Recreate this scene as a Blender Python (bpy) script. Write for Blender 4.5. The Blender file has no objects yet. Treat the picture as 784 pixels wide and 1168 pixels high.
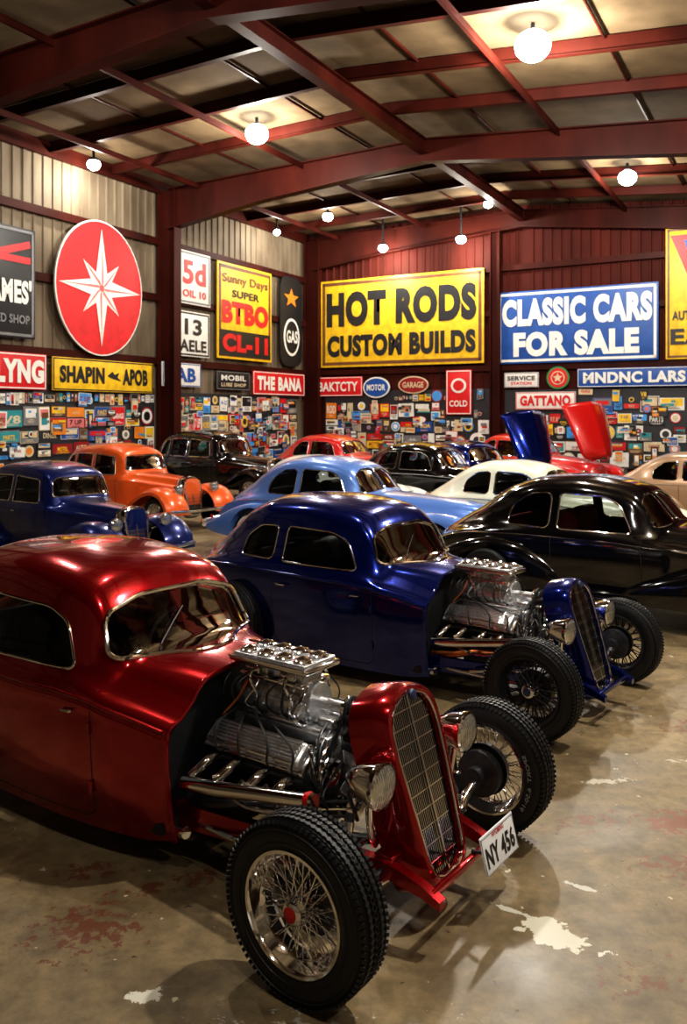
import bpy, bmesh, math, random
from mathutils import Vector, Matrix
from mathutils.bvhtree import BVHTree
random.seed(7)
D2R=math.pi/180
# ------------------------------------------------------------ materials
def mk(name):
    m=bpy.data.materials.new(name); m.use_nodes=True
    nt=m.node_tree; b=nt.nodes['Principled BSDF']
    return m,nt,b
def mat(name,col,rough=.5,metal=0,coat=0,emit=0,noise=0,nscale=8,bump=0,spec=None):
    m,nt,b=mk(name)
    b.inputs['Base Color'].default_value=(*col,1)
    b.inputs['Roughness'].default_value=rough
    b.inputs['Metallic'].default_value=metal
    b.inputs['Coat Weight'].default_value=coat
    b.inputs['Coat Roughness'].default_value=.02
    if spec is not None: b.inputs['Specular IOR Level'].default_value=spec
    if emit:
        b.inputs['Emission Color'].default_value=(*col,1); b.inputs['Emission Strength'].default_value=emit
    if noise or bump:
        tc=nt.nodes.new('ShaderNodeTexCoord'); n=nt.nodes.new('ShaderNodeTexNoise')
        n.inputs['Scale'].default_value=nscale; n.inputs['Detail'].default_value=6
        nt.links.new(tc.outputs['Object'],n.inputs['Vector'])
        if noise:
            r=nt.nodes.new('ShaderNodeValToRGB')
            r.color_ramp.elements[0].position=.3; r.color_ramp.elements[1].position=.7
            r.color_ramp.elements[0].color=(*[c*(1-noise) for c in col],1)
            r.color_ramp.elements[1].color=(*[min(1,c*(1+noise*.6)) for c in col],1)
            nt.links.new(n.outputs['Fac'],r.inputs['Fac']); nt.links.new(r.outputs['Color'],b.inputs['Base Color'])
        if bump:
            bp=nt.nodes.new('ShaderNodeBump'); bp.inputs['Strength'].default_value=bump; bp.inputs['Distance'].default_value=.01
            nt.links.new(n.outputs['Fac'],bp.inputs['Height']); nt.links.new(bp.outputs['Normal'],b.inputs['Normal'])
    return m
def paint(name,col,metal=.45,rough=.28):
    m=mat(name,col,rough,metal,1.0)
    return m
M={}
M['red']=paint('paint_candy_red',(.36,.002,.006),.8,.17)
M['blue']=paint('paint_deep_blue',(.005,.018,.19),.8,.17)
M['navy']=paint('paint_navy',(.006,.016,.12),.5)
M['black']=paint('paint_black',(.003,.003,.004),0,.12)
M['ltblue']=paint('paint_sky_blue',(.12,.25,.66),.2,.3)
M['cream']=paint('paint_cream',(.80,.80,.64),0,.3)
M['white']=paint('paint_white',(.75,.75,.72),0,.3)
M['orange']=paint('paint_orange',(.85,.13,.02),.1,.3)
M['redb']=paint('paint_red',(.65,.012,.010),.1,.3)
M['tan']=paint('paint_tan',(.40,.25,.15),.2,.3)
M['chrome']=mat('chrome',(.88,.89,.91),.07,1)
M['alu']=mat('cast_aluminium',(.74,.75,.77),.27,.85,noise=.2,nscale=30)
M['steel']=mat('dark_steel',(.09,.09,.1),.4,.8,noise=.3,nscale=20)
M['iron']=mat('engine_iron',(.03,.03,.033),.45,.5)
M['rubber']=mat('tyre_rubber',(.010,.010,.011),.5,noise=.3,nscale=15)
M['dark']=mat('dark_interior',(.010,.009,.009),.7)
M['seat']=mat('black_leather',(.02,.018,.018),.4,bump=.2,nscale=60)
M['seatred']=mat('maroon_leather',(.34,.04,.035),.45)
M['hose']=mat('black_hose',(.015,.015,.015),.4)
M['rust']=mat('copper_pipe',(.55,.16,.05),.3,.8)
M['redplastic']=mat('red_enamel',(.5,.01,.01),.3)
M['emb']=mat('emblem_dark',(.02,.03,.08),.3)
M['whitewall']=mat('whitewall',(.6,.6,.57),.6)
M['letter']=mat('tyre_lettering',(.30,.30,.29),.6)
M['lamp']=mat('lamp_glow',(.88,.95,1),.5,emit=26)
M['grey']=mat('grey_enamel',(.25,.25,.26),.4)
def glassmat(name,tint,refl=.5):
    m=bpy.data.materials.new(name); m.use_nodes=True; nt=m.node_tree; nt.nodes.clear()
    o=nt.nodes.new('ShaderNodeOutputMaterial'); mx=nt.nodes.new('ShaderNodeMixShader')
    t=nt.nodes.new('ShaderNodeBsdfTransparent'); t.inputs[0].default_value=(*tint,1)
    g=nt.nodes.new('ShaderNodeBsdfGlossy'); g.inputs['Roughness'].default_value=.02
    lw=nt.nodes.new('ShaderNodeFresnel'); lw.inputs[0].default_value=1.45
    nt.links.new(lw.outputs[0],mx.inputs[0]); nt.links.new(t.outputs[0],mx.inputs[1]); nt.links.new(g.outputs[0],mx.inputs[2])
    nt.links.new(mx.outputs[0],o.inputs[0]); return m
M['glass']=glassmat('tinted_glass',(.55,.58,.57))
def lensmat():
    m,nt,b=mk('headlight_lens'); b.inputs['Base Color'].default_value=(.62,.66,.68,1)
    b.inputs['Roughness'].default_value=.06; b.inputs['Metallic'].default_value=.9; b.inputs['Coat Weight'].default_value=1
    w=nt.nodes.new('ShaderNodeTexWave'); w.inputs['Scale'].default_value=25
    tc=nt.nodes.new('ShaderNodeTexCoord'); w.bands_direction='Y'
    nt.links.new(tc.outputs['Object'],w.inputs['Vector'])
    bp=nt.nodes.new('ShaderNodeBump'); bp.inputs['Strength'].default_value=.35; bp.inputs['Distance'].default_value=.01
    nt.links.new(w.outputs['Fac'],bp.inputs['Height']); nt.links.new(bp.outputs['Normal'],b.inputs['Normal'])
    return m
M['lens']=lensmat()

# ------------------------------------------------------------ mesh helpers
def catmull(pts,n,closed=False):
    P=[Vector(p) for p in pts]; N=len(P); out=[]
    rng=N if closed else N-1
    for i in range(rng):
        p1=P[i]; p2=P[(i+1)%N]
        p0=P[i-1] if (closed or i>0) else p1*2-p2
        p3=P[(i+2)%N] if (closed or i+2<N) else p2*2-p1
        for k in range(n):
            t=k/n
            out.append(.5*((2*p1)+(p2-p0)*t+(2*p0-5*p1+4*p2-p3)*t*t+(3*p1-p0-3*p2+p3)*t**3))
    if not closed: out.append(P[-1].copy())
    return out
def link(o,parent=None):
    bpy.context.scene.collection.objects.link(o)
    if parent: o.parent=parent
    return o
def empty(name,loc=(0,0,0),rz=0,s=1):
    e=bpy.data.objects.new(name,None); e.location=loc; e.rotation_euler=(0,0,rz); e.scale=(s,s,s); e.empty_display_size=.2
    return link(e)
def finish_mesh(me,ang=38):
    bm=bmesh.new(); bm.from_mesh(me)
    for e in bm.edges:
        if len(e.link_faces)==2:
            try: a=e.calc_face_angle()
            except: a=0
            e.smooth = a<ang*D2R
    bm.to_mesh(me); bm.free()
class B:
    def __init__(s): s.v=[];s.f=[];s.mi=[];s.mats=[];s.sm=[]
    def m(s,k):
        k=M[k] if isinstance(k,str) else k
        if k not in s.mats: s.mats.append(k)
        return s.mats.index(k)
    def add(s,v,f,k,T=None,smooth=True):
        o=len(s.v); i=s.m(k)
        for p in v:
            p=Vector(p); s.v.append(T@p if T else p)
        for q in f: s.f.append([a+o for a in q]); s.mi.append(i); s.sm.append(smooth)
    def box(s,c,size,k,R=None,bev=0,T=None):
        bm=bmesh.new(); bmesh.ops.create_cube(bm,size=1)
        bmesh.ops.scale(bm,vec=size,verts=bm.verts)
        if bev: bmesh.ops.bevel(bm,geom=bm.edges[:],offset=bev,segments=3,affect='EDGES',profile=.5)
        m=Matrix.Translation(c)
        if R: m=m@R
        if T: m=T@m
        bm.verts.index_update()
        s.add([v.co.copy() for v in bm.verts],[[v.index for v in f.verts] for f in bm.faces],k,m,bool(bev)); bm.free()
    def lathe(s,prof,k,T=None,seg=32,closed=False,a0=0,a1=360):
        full=abs(a1-a0)>=360; n=seg if full else seg+1
        v=[];f=[];P=len(prof)
        for i in range(n):
            a=(a0+(a1-a0)*i/seg)*D2R
            for r,h in prof: v.append((r*math.cos(a),r*math.sin(a),h))
        for i in range(seg):
            j=(i+1)%n
            for q in range(P if closed else P-1):
                w=(q+1)%P
                f.append([i*P+q,j*P+q,j*P+w,i*P+w])
        s.add(v,f,k,T)
    def tube(s,pts,r,k,seg=8,closed=False,smooth=0,T=None,caps=True,flat=1):
        P=[Vector(p) for p in pts]
        if smooth: P=catmull(P,smooth,closed)
        n=len(P); rr=r if isinstance(r,(list,tuple)) else [r]*n
        if len(rr)!=n: rr=[rr[0]+(rr[-1]-rr[0])*i/(n-1) for i in range(n)]
        v=[];f=[];up=None
        for i in range(n):
            if closed: t=P[(i+1)%n]-P[i-1]
            else: t=P[min(i+1,n-1)]-P[max(i-1,0)]
            if t.length<1e-9: t=Vector((0,0,1))
            t.normalize()
            if up is None:
                up=Vector((0,0,1)) if abs(t.z)<.9 else Vector((1,0,0))
            up=up-t*up.dot(t)
            if up.length<1e-6: up=t.orthogonal()
            up.normalize(); sd=t.cross(up)
            for a in range(seg):
                q=2*math.pi*a/seg
                v.append(P[i]+up*math.cos(q)*rr[i]*flat+sd*math.sin(q)*rr[i])
        for i in range(n if closed else n-1):
            j=(i+1)%n
            for a in range(seg):
                b=(a+1)%seg; f.append([i*seg+a,i*seg+b,j*seg+b,j*seg+a])
        if caps and not closed: f.append(list(range(seg))[::-1]); f.append([(n-1)*seg+a for a in range(seg)])
        s.add(v,f,k,T)
    def cyl(s,a,b,r,k,seg=16): s.tube([a,b],r,k,seg)
    def sphere(s,c,r,k,sc=(1,1,1),T=None,seg=20):
        prof=[(r*math.sin(math.pi*i/12),-r*math.cos(math.pi*i/12)) for i in range(13)]
        m=Matrix.Translation(c)@Matrix.Diagonal((*sc,1))
        if T: m=T@m
        s.lathe(prof,k,m,seg)
    def loft(s,rings,k,closed=True,cap0=False,cap1=False,T=None):
        n=len(rings[0]); v=[p for r in rings for p in r]; f=[]
        for i in range(len(rings)-1):
            for a in range(n if closed else n-1):
                b=(a+1)%n; f.append([i*n+a,i*n+b,(i+1)*n+b,(i+1)*n+a])
        if cap0: f.append(list(range(n))[::-1])
        if cap1: f.append([(len(rings)-1)*n+a for a in range(n)])
        s.add(v,f,k,T)
    def poly(s,pts,k,T=None,thick=None,smooth=False):
        n=len(pts)
        if thick is None: s.add(pts,[list(range(n))],k,T,smooth)
        else:
            t=Vector(thick); a=[Vector(p) for p in pts]; b=[p+t for p in a]
            f=[list(range(n)),[n+i for i in range(n)][::-1]]+[[i,(i+1)%n,n+(i+1)%n,n+i] for i in range(n)]
            s.add(a+b,f,k,T,smooth)
    def mesh(s,name,recalc=True,ang=38):
        me=bpy.data.meshes.new(name); me.from_pydata([tuple(p) for p in s.v],[],s.f)
        for m in s.mats: me.materials.append(m)
        me.polygons.foreach_set('material_index',s.mi); me.polygons.foreach_set('use_smooth',s.sm)
        if recalc:
            bm=bmesh.new(); bm.from_mesh(me); bmesh.ops.recalc_face_normals(bm,faces=bm.faces[:])
            bm.to_mesh(me); bm.free()
        finish_mesh(me,ang); return me
    def obj(s,name,parent=None,**k): return link(bpy.data.objects.new(name,s.mesh(name,**k)),parent)

def rpoly(pts,r,n=6):
    out=[];N=len(pts)
    for i in range(N):
        p=Vector(pts[i]); a=Vector(pts[i-1]); b=Vector(pts[(i+1)%N])
        da=(a-p); db=(b-p); rr=min(r,da.length*.45,db.length*.45)
        A=p+da.normalized()*rr; C=p+db.normalized()*rr
        for k in range(n+1):
            t=k/n; out.append((1-t)**2*A+2*t*(1-t)*p+t*t*C)
    res=[]
    for i in range(len(out)):
        a=out[i]; b=out[(i+1)%len(out)]; m=max(1,int((b-a).length/.05))
        for k in range(m): res.append(a.lerp(b,k/m))
    return res
def pchip(xs,ys):
    n=len(xs); h=[xs[i+1]-xs[i] for i in range(n-1)]; d=[(ys[i+1]-ys[i])/h[i] for i in range(n-1)]
    m=[0]*n; m[0]=d[0]; m[-1]=d[-1]
    for i in range(1,n-1):
        if d[i-1]*d[i]<=0: m[i]=0
        else:
            w1=2*h[i]+h[i-1]; w2=h[i]+2*h[i-1]; m[i]=(w1+w2)/(w1/d[i-1]+w2/d[i])
    def f(x):
        i=0
        while i<n-2 and x>xs[i+1]: i+=1
        t=(x-xs[i])/h[i]; t=max(0,min(1,t))
        return (2*t**3-3*t*t+1)*ys[i]+(t**3-2*t*t+t)*h[i]*m[i]+(-2*t**3+3*t*t)*ys[i+1]+(t**3-t*t)*h[i]*m[i+1]
    return f
def lerp(a,b,t): return a+(b-a)*t
def section(p,n=5):
    zb,wb,zm,wm,zr,wr,cr=p; zc=zr-cr; w0=wm-.03
    pts=[(wb,zb),(wb+(wm-wb)*.7,zb+(zm-zb)*.35),(wm,zb+(zm-zb)*.75),(wm-.010,zm),
         (lerp(w0,wr,.35),lerp(zm,zc,.32)),(lerp(w0,wr,.78),lerp(zm,zc,.75)),(wr*.95,zc+cr*.30),
         (wr*.74,zr-cr*.28),(wr*.38,zr-cr*.06),(0,zr)]
    return catmull([(a,b,0) for a,b in pts],n)
PAINT=mat('paint_slot',(.5,.5,.5))
class Body:
    def __init__(s,st,step=.045,cap0=True,cap1=True):
        st=sorted(st,key=lambda q:q[0]); xs=[q[0] for q in st]
        s.fn=[pchip(xs,[q[k] for q in st]) for k in range(1,8)]
        X=[]
        for i in range(len(xs)-1):
            steep=abs(st[i+1][5]-st[i][5])/(xs[i+1]-xs[i])
            sp=step*(.45 if steep>.7 else 1)
            n=max(1,round((xs[i+1]-xs[i])/sp))
            X+= [xs[i]+(xs[i+1]-xs[i])*k/n for k in range(n)]
        X.append(xs[-1]); s.X=X
        rings=[]
        for x in X:
            h=section([f(x) for f in s.fn])
            L=[(x,p[0],p[1]) for p in h]; R=[(x,-p[0],p[1]) for p in h[-2::-1]]
            rings.append(L+R)
        b=B(); b.loft(rings,PAINT,closed=False,cap0=cap0,cap1=cap1)
        s.front=rings[-1]; s.rear=rings[0]
        me=b.mesh('shell',recalc=False)
        bm=bmesh.new(); bm.from_mesh(me)
        bmesh.ops.recalc_face_normals(bm,faces=bm.faces[:]); bm.faces.ensure_lookup_table()
        top=max(bm.faces,key=lambda f:f.calc_center_median().z)
        if top.normal.z<0: bmesh.ops.reverse_faces(bm,faces=bm.faces[:])
        bm.to_mesh(me); s.bvh=BVHTree.FromBMesh(bm); bm.free(); s.me=me
    def hit(s,mode,a,b,off=0):
        if mode=='R': o,d=Vector((a,-3,b)),Vector((0,1,0))
        elif mode=='L': o,d=Vector((a,3,b)),Vector((0,-1,0))
        elif mode=='F': o,d=Vector((3,a,b)),Vector((-1,0,0))
        elif mode=='T': o,d=Vector((a,b,4)),Vector((0,0,-1))
        else: o,d=Vector((-8,a,b)),Vector((1,0,0))
        h=s.bvh.ray_cast(o,d)
        if h[0] is None: return o+d*2.4
        return h[0]+h[1]*off
    def cut(s,wins,extra=None,thick=.02,name='body'):
        cb=B()
        for mode,out in wins:
            if mode=='S': cb.poly([(p[0],-1.5,p[1]) for p in out],'dark',thick=(0,3,0))
            elif mode=='F':
                x0=s.hit('F',0,sum(p[1] for p in out)/len(out)).x
                cb.poly([(x0+.35,p[0],p[1]) for p in out],'dark',thick=(-.75,0,0))
            elif mode=='B':
                x0=s.hit('B',0,sum(p[1] for p in out)/len(out)).x
                cb.poly([(x0-.5,p[0],p[1]) for p in out],'dark',thick=(.8,0,0))
        if extra: extra(cb)
        return boolcut(s.me,cb,thick,name)
def boolcut(me,cb,thick,name):
    o=bpy.data.objects.new(name,me); link(o); c=bpy.data.objects.new('cutter',cb.mesh('cutter')); link(c)
    if thick:
        m=o.modifiers.new('s','SOLIDIFY'); m.thickness=thick; m.offset=-1
    m=o.modifiers.new('b','BOOLEAN'); m.operation='DIFFERENCE'; m.solver='EXACT'; m.object=c
    bpy.context.view_layer.update()
    dg=bpy.context.evaluated_depsgraph_get()
    r=bpy.data.meshes.new_from_object(o.evaluated_get(dg)); r.name=name
    bpy.data.objects.remove(o); bpy.data.objects.remove(c)
    r.materials.clear(); r.materials.append(PAINT)
    r.polygons.foreach_set('material_index',[0]*len(r.polygons))
    r.polygons.foreach_set('use_smooth',[True]*len(r.polygons)); finish_mesh(r,32)
    return r
def patch(b,body,mode,out,k,off):
    c=Vector((sum(p[0] for p in out)/len(out),sum(p[1] for p in out)/len(out)))
    n=len(out); v=[];f=[];R=6
    for r in range(R,0,-1):
        for p in out:
            q=c.lerp(Vector((p[0],p[1])),r/R); v.append(body.hit(mode,q.x,q.y,off))
    v.append(body.hit(mode,c.x,c.y,off))
    for r in range(R-1):
        for i in range(n): j=(i+1)%n; f.append([r*n+i,r*n+j,(r+1)*n+j,(r+1)*n+i])
    for i in range(n): f.append([(R-1)*n+i,(R-1)*n+(i+1)%n,len(v)-1])
    b.add(v,f,k)

def windows(body,wins,trim='chrome',tr=.011):
    g=B();t=B()
    for mode,out in wins:
        for mo in (['R','L'] if mode=='S' else [mode]):
            patch(g,body,mo,out,'glass',-.012)
            t.tube([body.hit(mo,p[0],p[1],.002) for p in out],tr,trim,8,closed=True)
    return g,t

# ------------------------------------------------------------ parts
def rotX(a): return Matrix.Rotation(a*D2R,4,'X')
def rotY(a): return Matrix.Rotation(a*D2R,4,'Y')
def rotZ(a): return Matrix.Rotation(a*D2R,4,'Z')
def tyre(b,R,W,rim,T,tread=True,wall='rubber'):
    h=W/2
    p=[(rim,-h*.8),(rim+.012,-h*.92),(rim+(R-rim)*.35,-h*1.03),(rim+(R-rim)*.65,-h*1.03),(R-.022,-h*.9),(R-.007,-h*.74)]
    g=[]
    for y in (-.45,-.15,.15,.45):
        g+= [(R,(y-.09)*h*1.3),(R-.009,(y-.06)*h*1.3),(R-.009,(y+.06)*h*1.3),(R,(y+.09)*h*1.3)]
    p=p+g+[(a,-c) for a,c in p[::-1]]
    b.lathe(p,'rubber',T,72,closed=True)
    if wall!='rubber':
        b.lathe([(rim+.015,h*.97),(rim+(R-rim)*.35,h*1.05),(rim+(R-rim)*.6,h*1.05)],wall,T,40)
    for rr in (.3,.72): b.lathe([(rim+(R-rim)*rr+.003*math.cos(a),h*1.03+.003*math.sin(a)) for a in [k*math.pi/3 for k in range(6)]],'rubber',T,56,closed=True)
    if tread:
        n=84
        for i in range(n):
            a=2*math.pi*i/n
            for sgn in (-1,1):
                RR=Matrix.Rotation(a,4,'Z')@Matrix.Translation((R-.013,0,sgn*h*.83))@Matrix.Rotation(sgn*35*D2R,4,'Y')
                b.box((0,0,0),(.016,.0145,h*.34),'rubber',T=T@RR)
                for q in (.0,.39):
                    RR=Matrix.Rotation(a+.02*q,4,'Z')@Matrix.Translation((R+.0005,0,sgn*h*(q+.02)))@Matrix.Rotation(sgn*35*D2R,4,'X')
                    b.box((0,0,0),(.004,.015,h*.24),'rubber',T=T@RR)
def wire_wheel(name,metal,hub,R=.345,W=.165,emb='redplastic',spoke=.0028,rimk=None,letters=False):
    b=B(); T=rotX(90); rim=.228; h=W/2; rimk=rimk or metal
    tyre(b,R,W,rim,T)
    b.lathe([(rim+.010,h*.86),(rim+.006,h*.98),(rim-.006,h*.98),(rim-.014,h*.80),(rim-.022,h*.35),(rim-.036,h*.15),(rim-.036,-h*.3),(rim-.022,-h*.5),(rim-.012,-h*.8),(rim-.004,-h*.98),(rim+.008,-h*.98),(rim+.01,-h*.86)],rimk,T,56)
    b.lathe([(.045,-.05),(.062,-.02),(.058,.03),(.05,.05),(.046,.075),(.036,.084),(.0,.088)],hub,T,32)
    b.lathe([(.030,.0875),(.0,.094)],emb,T,24)
    for i in range(5):
        a=2*math.pi*i/5; b.sphere((.05*math.cos(a),.05*math.sin(a),.055),.007,metal,T=T,seg=8)
    n=32
    for i in range(n):
        a=2*math.pi*i/n; s=1 if i%2 else -1
        for (r0,h0,r1,h1,sk) in ((.055,.045,rim-.03,h*.25,.42),(.058,-.01,rim-.034,h*.1,.36)):
            a1=a+s*sk; b.tube([(r0*math.cos(a),r0*math.sin(a),h0),(r1*math.cos(a1),r1*math.sin(a1),h1)],spoke,metal,5,T=T)
    b.lathe([(.0,-.02),(.11,-.02),(.13,-.03),(.135,-.07)],'steel',T,32)
    if letters:
        tm=textmesh('SPORT  6.50-16',.34,.022,.02,M['letter'])
        for a0 in (.35,math.pi+.35):
            v=[]
            for q in tm.vertices:
                a=a0+q.co.x/.30; rr=.268-q.co.y
                v.append((rr*math.cos(a),rr*math.sin(a),-h*1.06))
            b.add(v,[list(p.vertices) for p in tm.polygons],'letter',T,False)
    return b.mesh(name)
def textmesh(txt,w,h,bold,m):
    c=bpy.data.curves.new('t','FONT'); c.body=txt; c.align_x='CENTER'; c.align_y='CENTER'; c.offset=bold; c.extrude=0; c.resolution_u=4
    c.space_character=1+bold*1.7
    o=bpy.data.objects.new('t',c); link(o); bpy.context.view_layer.update()
    me=bpy.data.meshes.new_from_object(o.evaluated_get(bpy.context.evaluated_depsgraph_get()))
    bpy.data.objects.remove(o)
    xs=[v.co.x for v in me.vertices]; ys=[v.co.y for v in me.vertices]
    x0,x1,y0,y1=min(xs),max(xs),min(ys),max(ys)
    for v in me.vertices:
        v.co.x=(v.co.x-(x0+x1)/2)/(x1-x0)*w; v.co.y=(v.co.y-(y0+y1)/2)/(y1-y0)*h
    me.materials.clear(); me.materials.append(m); me.name='text'
    return me
def cap_wheel(name,R=.34,W=.19,wall='rubber',disc='chrome'):
    b=B(); T=rotX(90); rim=.21; h=W/2
    tyre(b,R,W,rim,T,False,wall)
    b.lathe([(rim+.012,h*.85),(rim,h*.98),(rim-.012,h*.8),(rim-.03,h*.35),(.16,h*.25)],disc,T,36)
    b.lathe([(.165,h*.25),(.13,h*.62),(.11,h*.5),(.08,h*.62),(.05,h*.8),(0,h*.88)],'chrome',T,36)
    b.lathe([(.0,0),(.2,0)],'dark',T,20)
    for i in range(10):
        a=2*math.pi*i/10; b.sphere((.15*math.cos(a),.15*math.sin(a),h*.42),.012,'dark',T=T,seg=8)
    return b.mesh(name)
def headlight(b,c,r=.095,k='chrome',T0=None,pitch=0):
    T=Matrix.Translation(c)@rotY(90-pitch)
    if T0: T=T0@T
    b.lathe([(0,-.17),(r*.25,-.165),(r*.55,-.13),(r*.85,-.07),(r,-.01),(r*1.04,.0),(r*1.04,.018),(r*.95,.026)],k,T,32)
    b.lathe([(r*.95,.022),(r*.7,.034),(r*.35,.041),(0,.044)],'lens',T,32)

# ---- grille
def grille(b,T,H=.82,shell=PAINT,ws=1,depth=.27,bars='chrome',nb=26):
    half=[(0,-.035),(.10,-.028),(.175,.01),(.205,.09),(.225,.25),(.25,.45),(.262,.62),(.252,.73),(.205,.81),(.11,.852),(0,.872)]
    half=[(u*ws,v*H/.82) for u,v in half]
    hs=[(p.x,p.y) for p in catmull([(u,v,0) for u,v in half],5)]
    full=hs+[(-u,v) for u,v in hs[-2:0:-1]]
    vc=.43*H/.82
    def ring(inset,w,su=1,dv=0):
        k1=1-inset/(.24*ws); k2=1-inset/.44
        return [(w,u*k1*su,vc+(v-vc)*k2+dv) for u,v in full]
    b.loft([ring(.05,-.035),ring(.046,.004),ring(.034,.016),ring(.018,.012),ring(0,-.02),ring(-.010,-.08),ring(-.014,-.14,1.01),ring(-.016,-depth,1.02)],shell,T=T)
    b.loft([ring(.0,-.10),ring(.0,-depth)],'dark',T=T)
    b.poly(ring(.045,-.045),'dark',T=T)
    b.poly(ring(0.0,-.12),'iron',T=T)
    inn=[(u,v) for _,u,v in ring(.047,0)]
    b.tube([(.010,u,v) for u,v in inn],.006,'chrome',6,closed=True,T=T)
    def vr(u):
        vs=[]
        for i in range(len(inn)):
            a=inn[i]; c=inn[(i+1)%len(inn)]
            if (a[0]-u)*(c[0]-u)<0: vs.append(a[1]+(c[1]-a[1])*(u-a[0])/(c[0]-a[0]))
        return (min(vs),max(vs)) if len(vs)>=2 else None
    umax=max(u for u,v in inn)
    for i in range(nb):
        u=-umax+2*umax*(i+.5)/nb; r=vr(u)
        if r: b.box((-.018,u,(r[0]+r[1])/2),(.014,.0042,r[1]-r[0]),bars,T=T)
    vmin=min(v for u,v in inn); vmax=max(v for u,v in inn)
    for i in range(1,11):
        v=vmin+(vmax-vmin)*i/11; us=[]
        for q in range(len(inn)):
            a=inn[q]; c=inn[(q+1)%len(inn)]
            if (a[1]-v)*(c[1]-v)<0: us.append(a[0]+(c[0]-a[0])*(v-a[1])/(c[1]-a[1]))
        if len(us)>=2: b.box((-.014,0,v),(.010,max(us)-min(us),.005),bars,T=T)
    r=vr(0.001); b.box((-.006,0,(r[0]+r[1])/2),(.02,.010,r[1]-r[0]),'chrome',T=T)

# ---- engine
def engine(pipe='chrome',tubes='chrome',lower='steel'):
    b=B(); cx=-.72; bx=-.78
    b.box((cx,0,.40),(.62,.30,.26),'iron',bev=.02)
    b.box((cx,0,.25),(.50,.24,.12),'steel',bev=.03)
    b.box((cx-.38,0,.42),(.2,.34,.32),'iron',bev=.06)
    for s in (-1,1):
        b.box((cx,s*.19,.53),(.60,.16,.15),'steel',R=rotX(-s*42),bev=.01)
        T=Matrix.Translation((cx,s*.255,.615))@rotX(-s*38)
        b.box((0,0,0),(.64,.155,.035),'chrome',T=T,bev=.008)
        b.box((0,0,.032),(.60,.13,.06),'alu',T=T,bev=.022)
        for i in range(7): b.box((0,-.054+.018*i,.064),(.54,.006,.018),'chrome',T=T,bev=.002)
        for i in range(4): b.sphere((-.24+.16*i,s*.066,.022),.009,'chrome',T=T,seg=8)
        for i,x in enumerate((-.97,-.82,-.64,-.49)):
            b.tube([(x,s*.27,.52),(x,s*.35,.525),(x-.02,s*.41,.49),(x-.04,s*.44,.455+.14*(x+1.02))],.024,tubes,10,smooth=5)
            b.lathe([(.034,0),(.034,.012)],'chrome',Matrix.Translation((x,s*.265,.52))@rotX(90*s),14)
            b.tube([(x+.06,s*.30,.56),(x+.06,s*.36,.60),(x+.03,s*.33,.70),(cx-.25+.04*i,s*.12,.74),(cx-.32,s*.02,.80)],.006,'hose',6,smooth=5)
        b.tube([(-1.04,s*.455,.425),(-.8,s*.45,.455),(-.26,s*.44,.545)],[.036,.036,.031],pipe,16)
        b.lathe([(.036,-.015),(.04,0),(.036,.015)],'redplastic',Matrix.Translation((-.26,s*.44,.545))@rotY(80),16)
        b.lathe([(.0,.02),(.032,.02),(.036,.0)],'chrome',Matrix.Translation((-.25,s*.44,.547))@rotY(80),16)
        b.tube([(-1.1,s*.36,.30),(-.9,s*.38,.33),(-.75,s*.33,.36),(-.6,s*.25,.36)],.026,lower,10,smooth=5)
    b.box((cx,0,.66),(.54,.20,.08),'alu',bev=.02)
    b.box((bx,0,.715),(.44,.26,.03),'chrome',bev=.006)
    prof=[]
    for i in range(15):
        x=-.24+.48*i/14; r=.105 if i%2 else .094; prof.append((r,x))
    b.lathe([(0,-.25)]+prof+[(0,.25)],'alu',Matrix.Translation((bx,0,.80))@rotY(90),28)
    b.box((bx,0,.775),(.46,.22,.09),'alu',bev=.02)
    b.box((bx,0,.893),(.42,.24,.022),'chrome',bev=.005)
    for dx in (-.115,.115):
        b.box((bx+dx,0,.925),(.15,.17,.05),'alu',bev=.012)
        for dy in (-.045,.045):
            b.lathe([(.040,0),(.043,.03),(.036,.04),(.034,.055)],'chrome',Matrix.Translation((bx+dx,dy,.94)),18)
        for sy in (-1,1):
            b.box((bx+dx,sy*.10,.93),(.10,.045,.04),'chrome',bev=.012)
            b.tube([(bx+dx,sy*.12,.93),(bx+dx+.03,sy*.17,.90),(bx+dx+.06,sy*.15,.82),(bx+dx+.02,sy*.13,.74)],.008,'chrome',8,smooth=4)
            b.cyl((bx+dx-.05,sy*.125,.90),(bx+dx+.05,sy*.125,.955),.005,'chrome',6)
    b.box((bx,0,.975),(.52,.29,.03),'chrome',bev=.012)
    b.box((bx,0,.998),(.48,.26,.02),'alu',bev=.008)
    for i in range(4):
        x=bx-.18+.12*i
        for dy in (-.064,.064):
            b.lathe([(.054,.0),(.055,.008),(.046,.012),(.040,.016),(.040,.020),(.022,.024),(.010,.030),(0,.031)],'chrome',Matrix.Translation((x,dy,1.006)),20)
        b.box((x,0,1.018),(.024,.21,.014),'alu',bev=.005)
        b.sphere((x,0,1.028),.009,'chrome',seg=8)
    b.tube([(bx-.25,-.150,.99),(bx,-.155,.99),(bx+.25,-.150,.99)],.006,'chrome',6)
    b.tube([(bx-.25,0,1.035),(bx+.25,0,1.035)],.006,'chrome',6)
    b.lathe([(.03,0),(.045,.02),(.045,.07),(.03,.085),(0,.09)],'iron',Matrix.Translation((cx-.33,0,.78)),18)
    for (y,z,r) in ((0,.80,.062),(0,.36,.085),(-.19,.56,.055),(.17,.55,.05)):
        b.lathe([(0,-.03),(r,-.03),(r*.86,-.012),(r*.86,.012),(r,.03),(r*.6,.03),(r*.5,.015),(0,.02)],'chrome',Matrix.Translation((-.345,y,z))@rotY(90),28)
    b.cyl((bx+.22,0,.80),(-.36,0,.80),.03,'alu')
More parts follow.
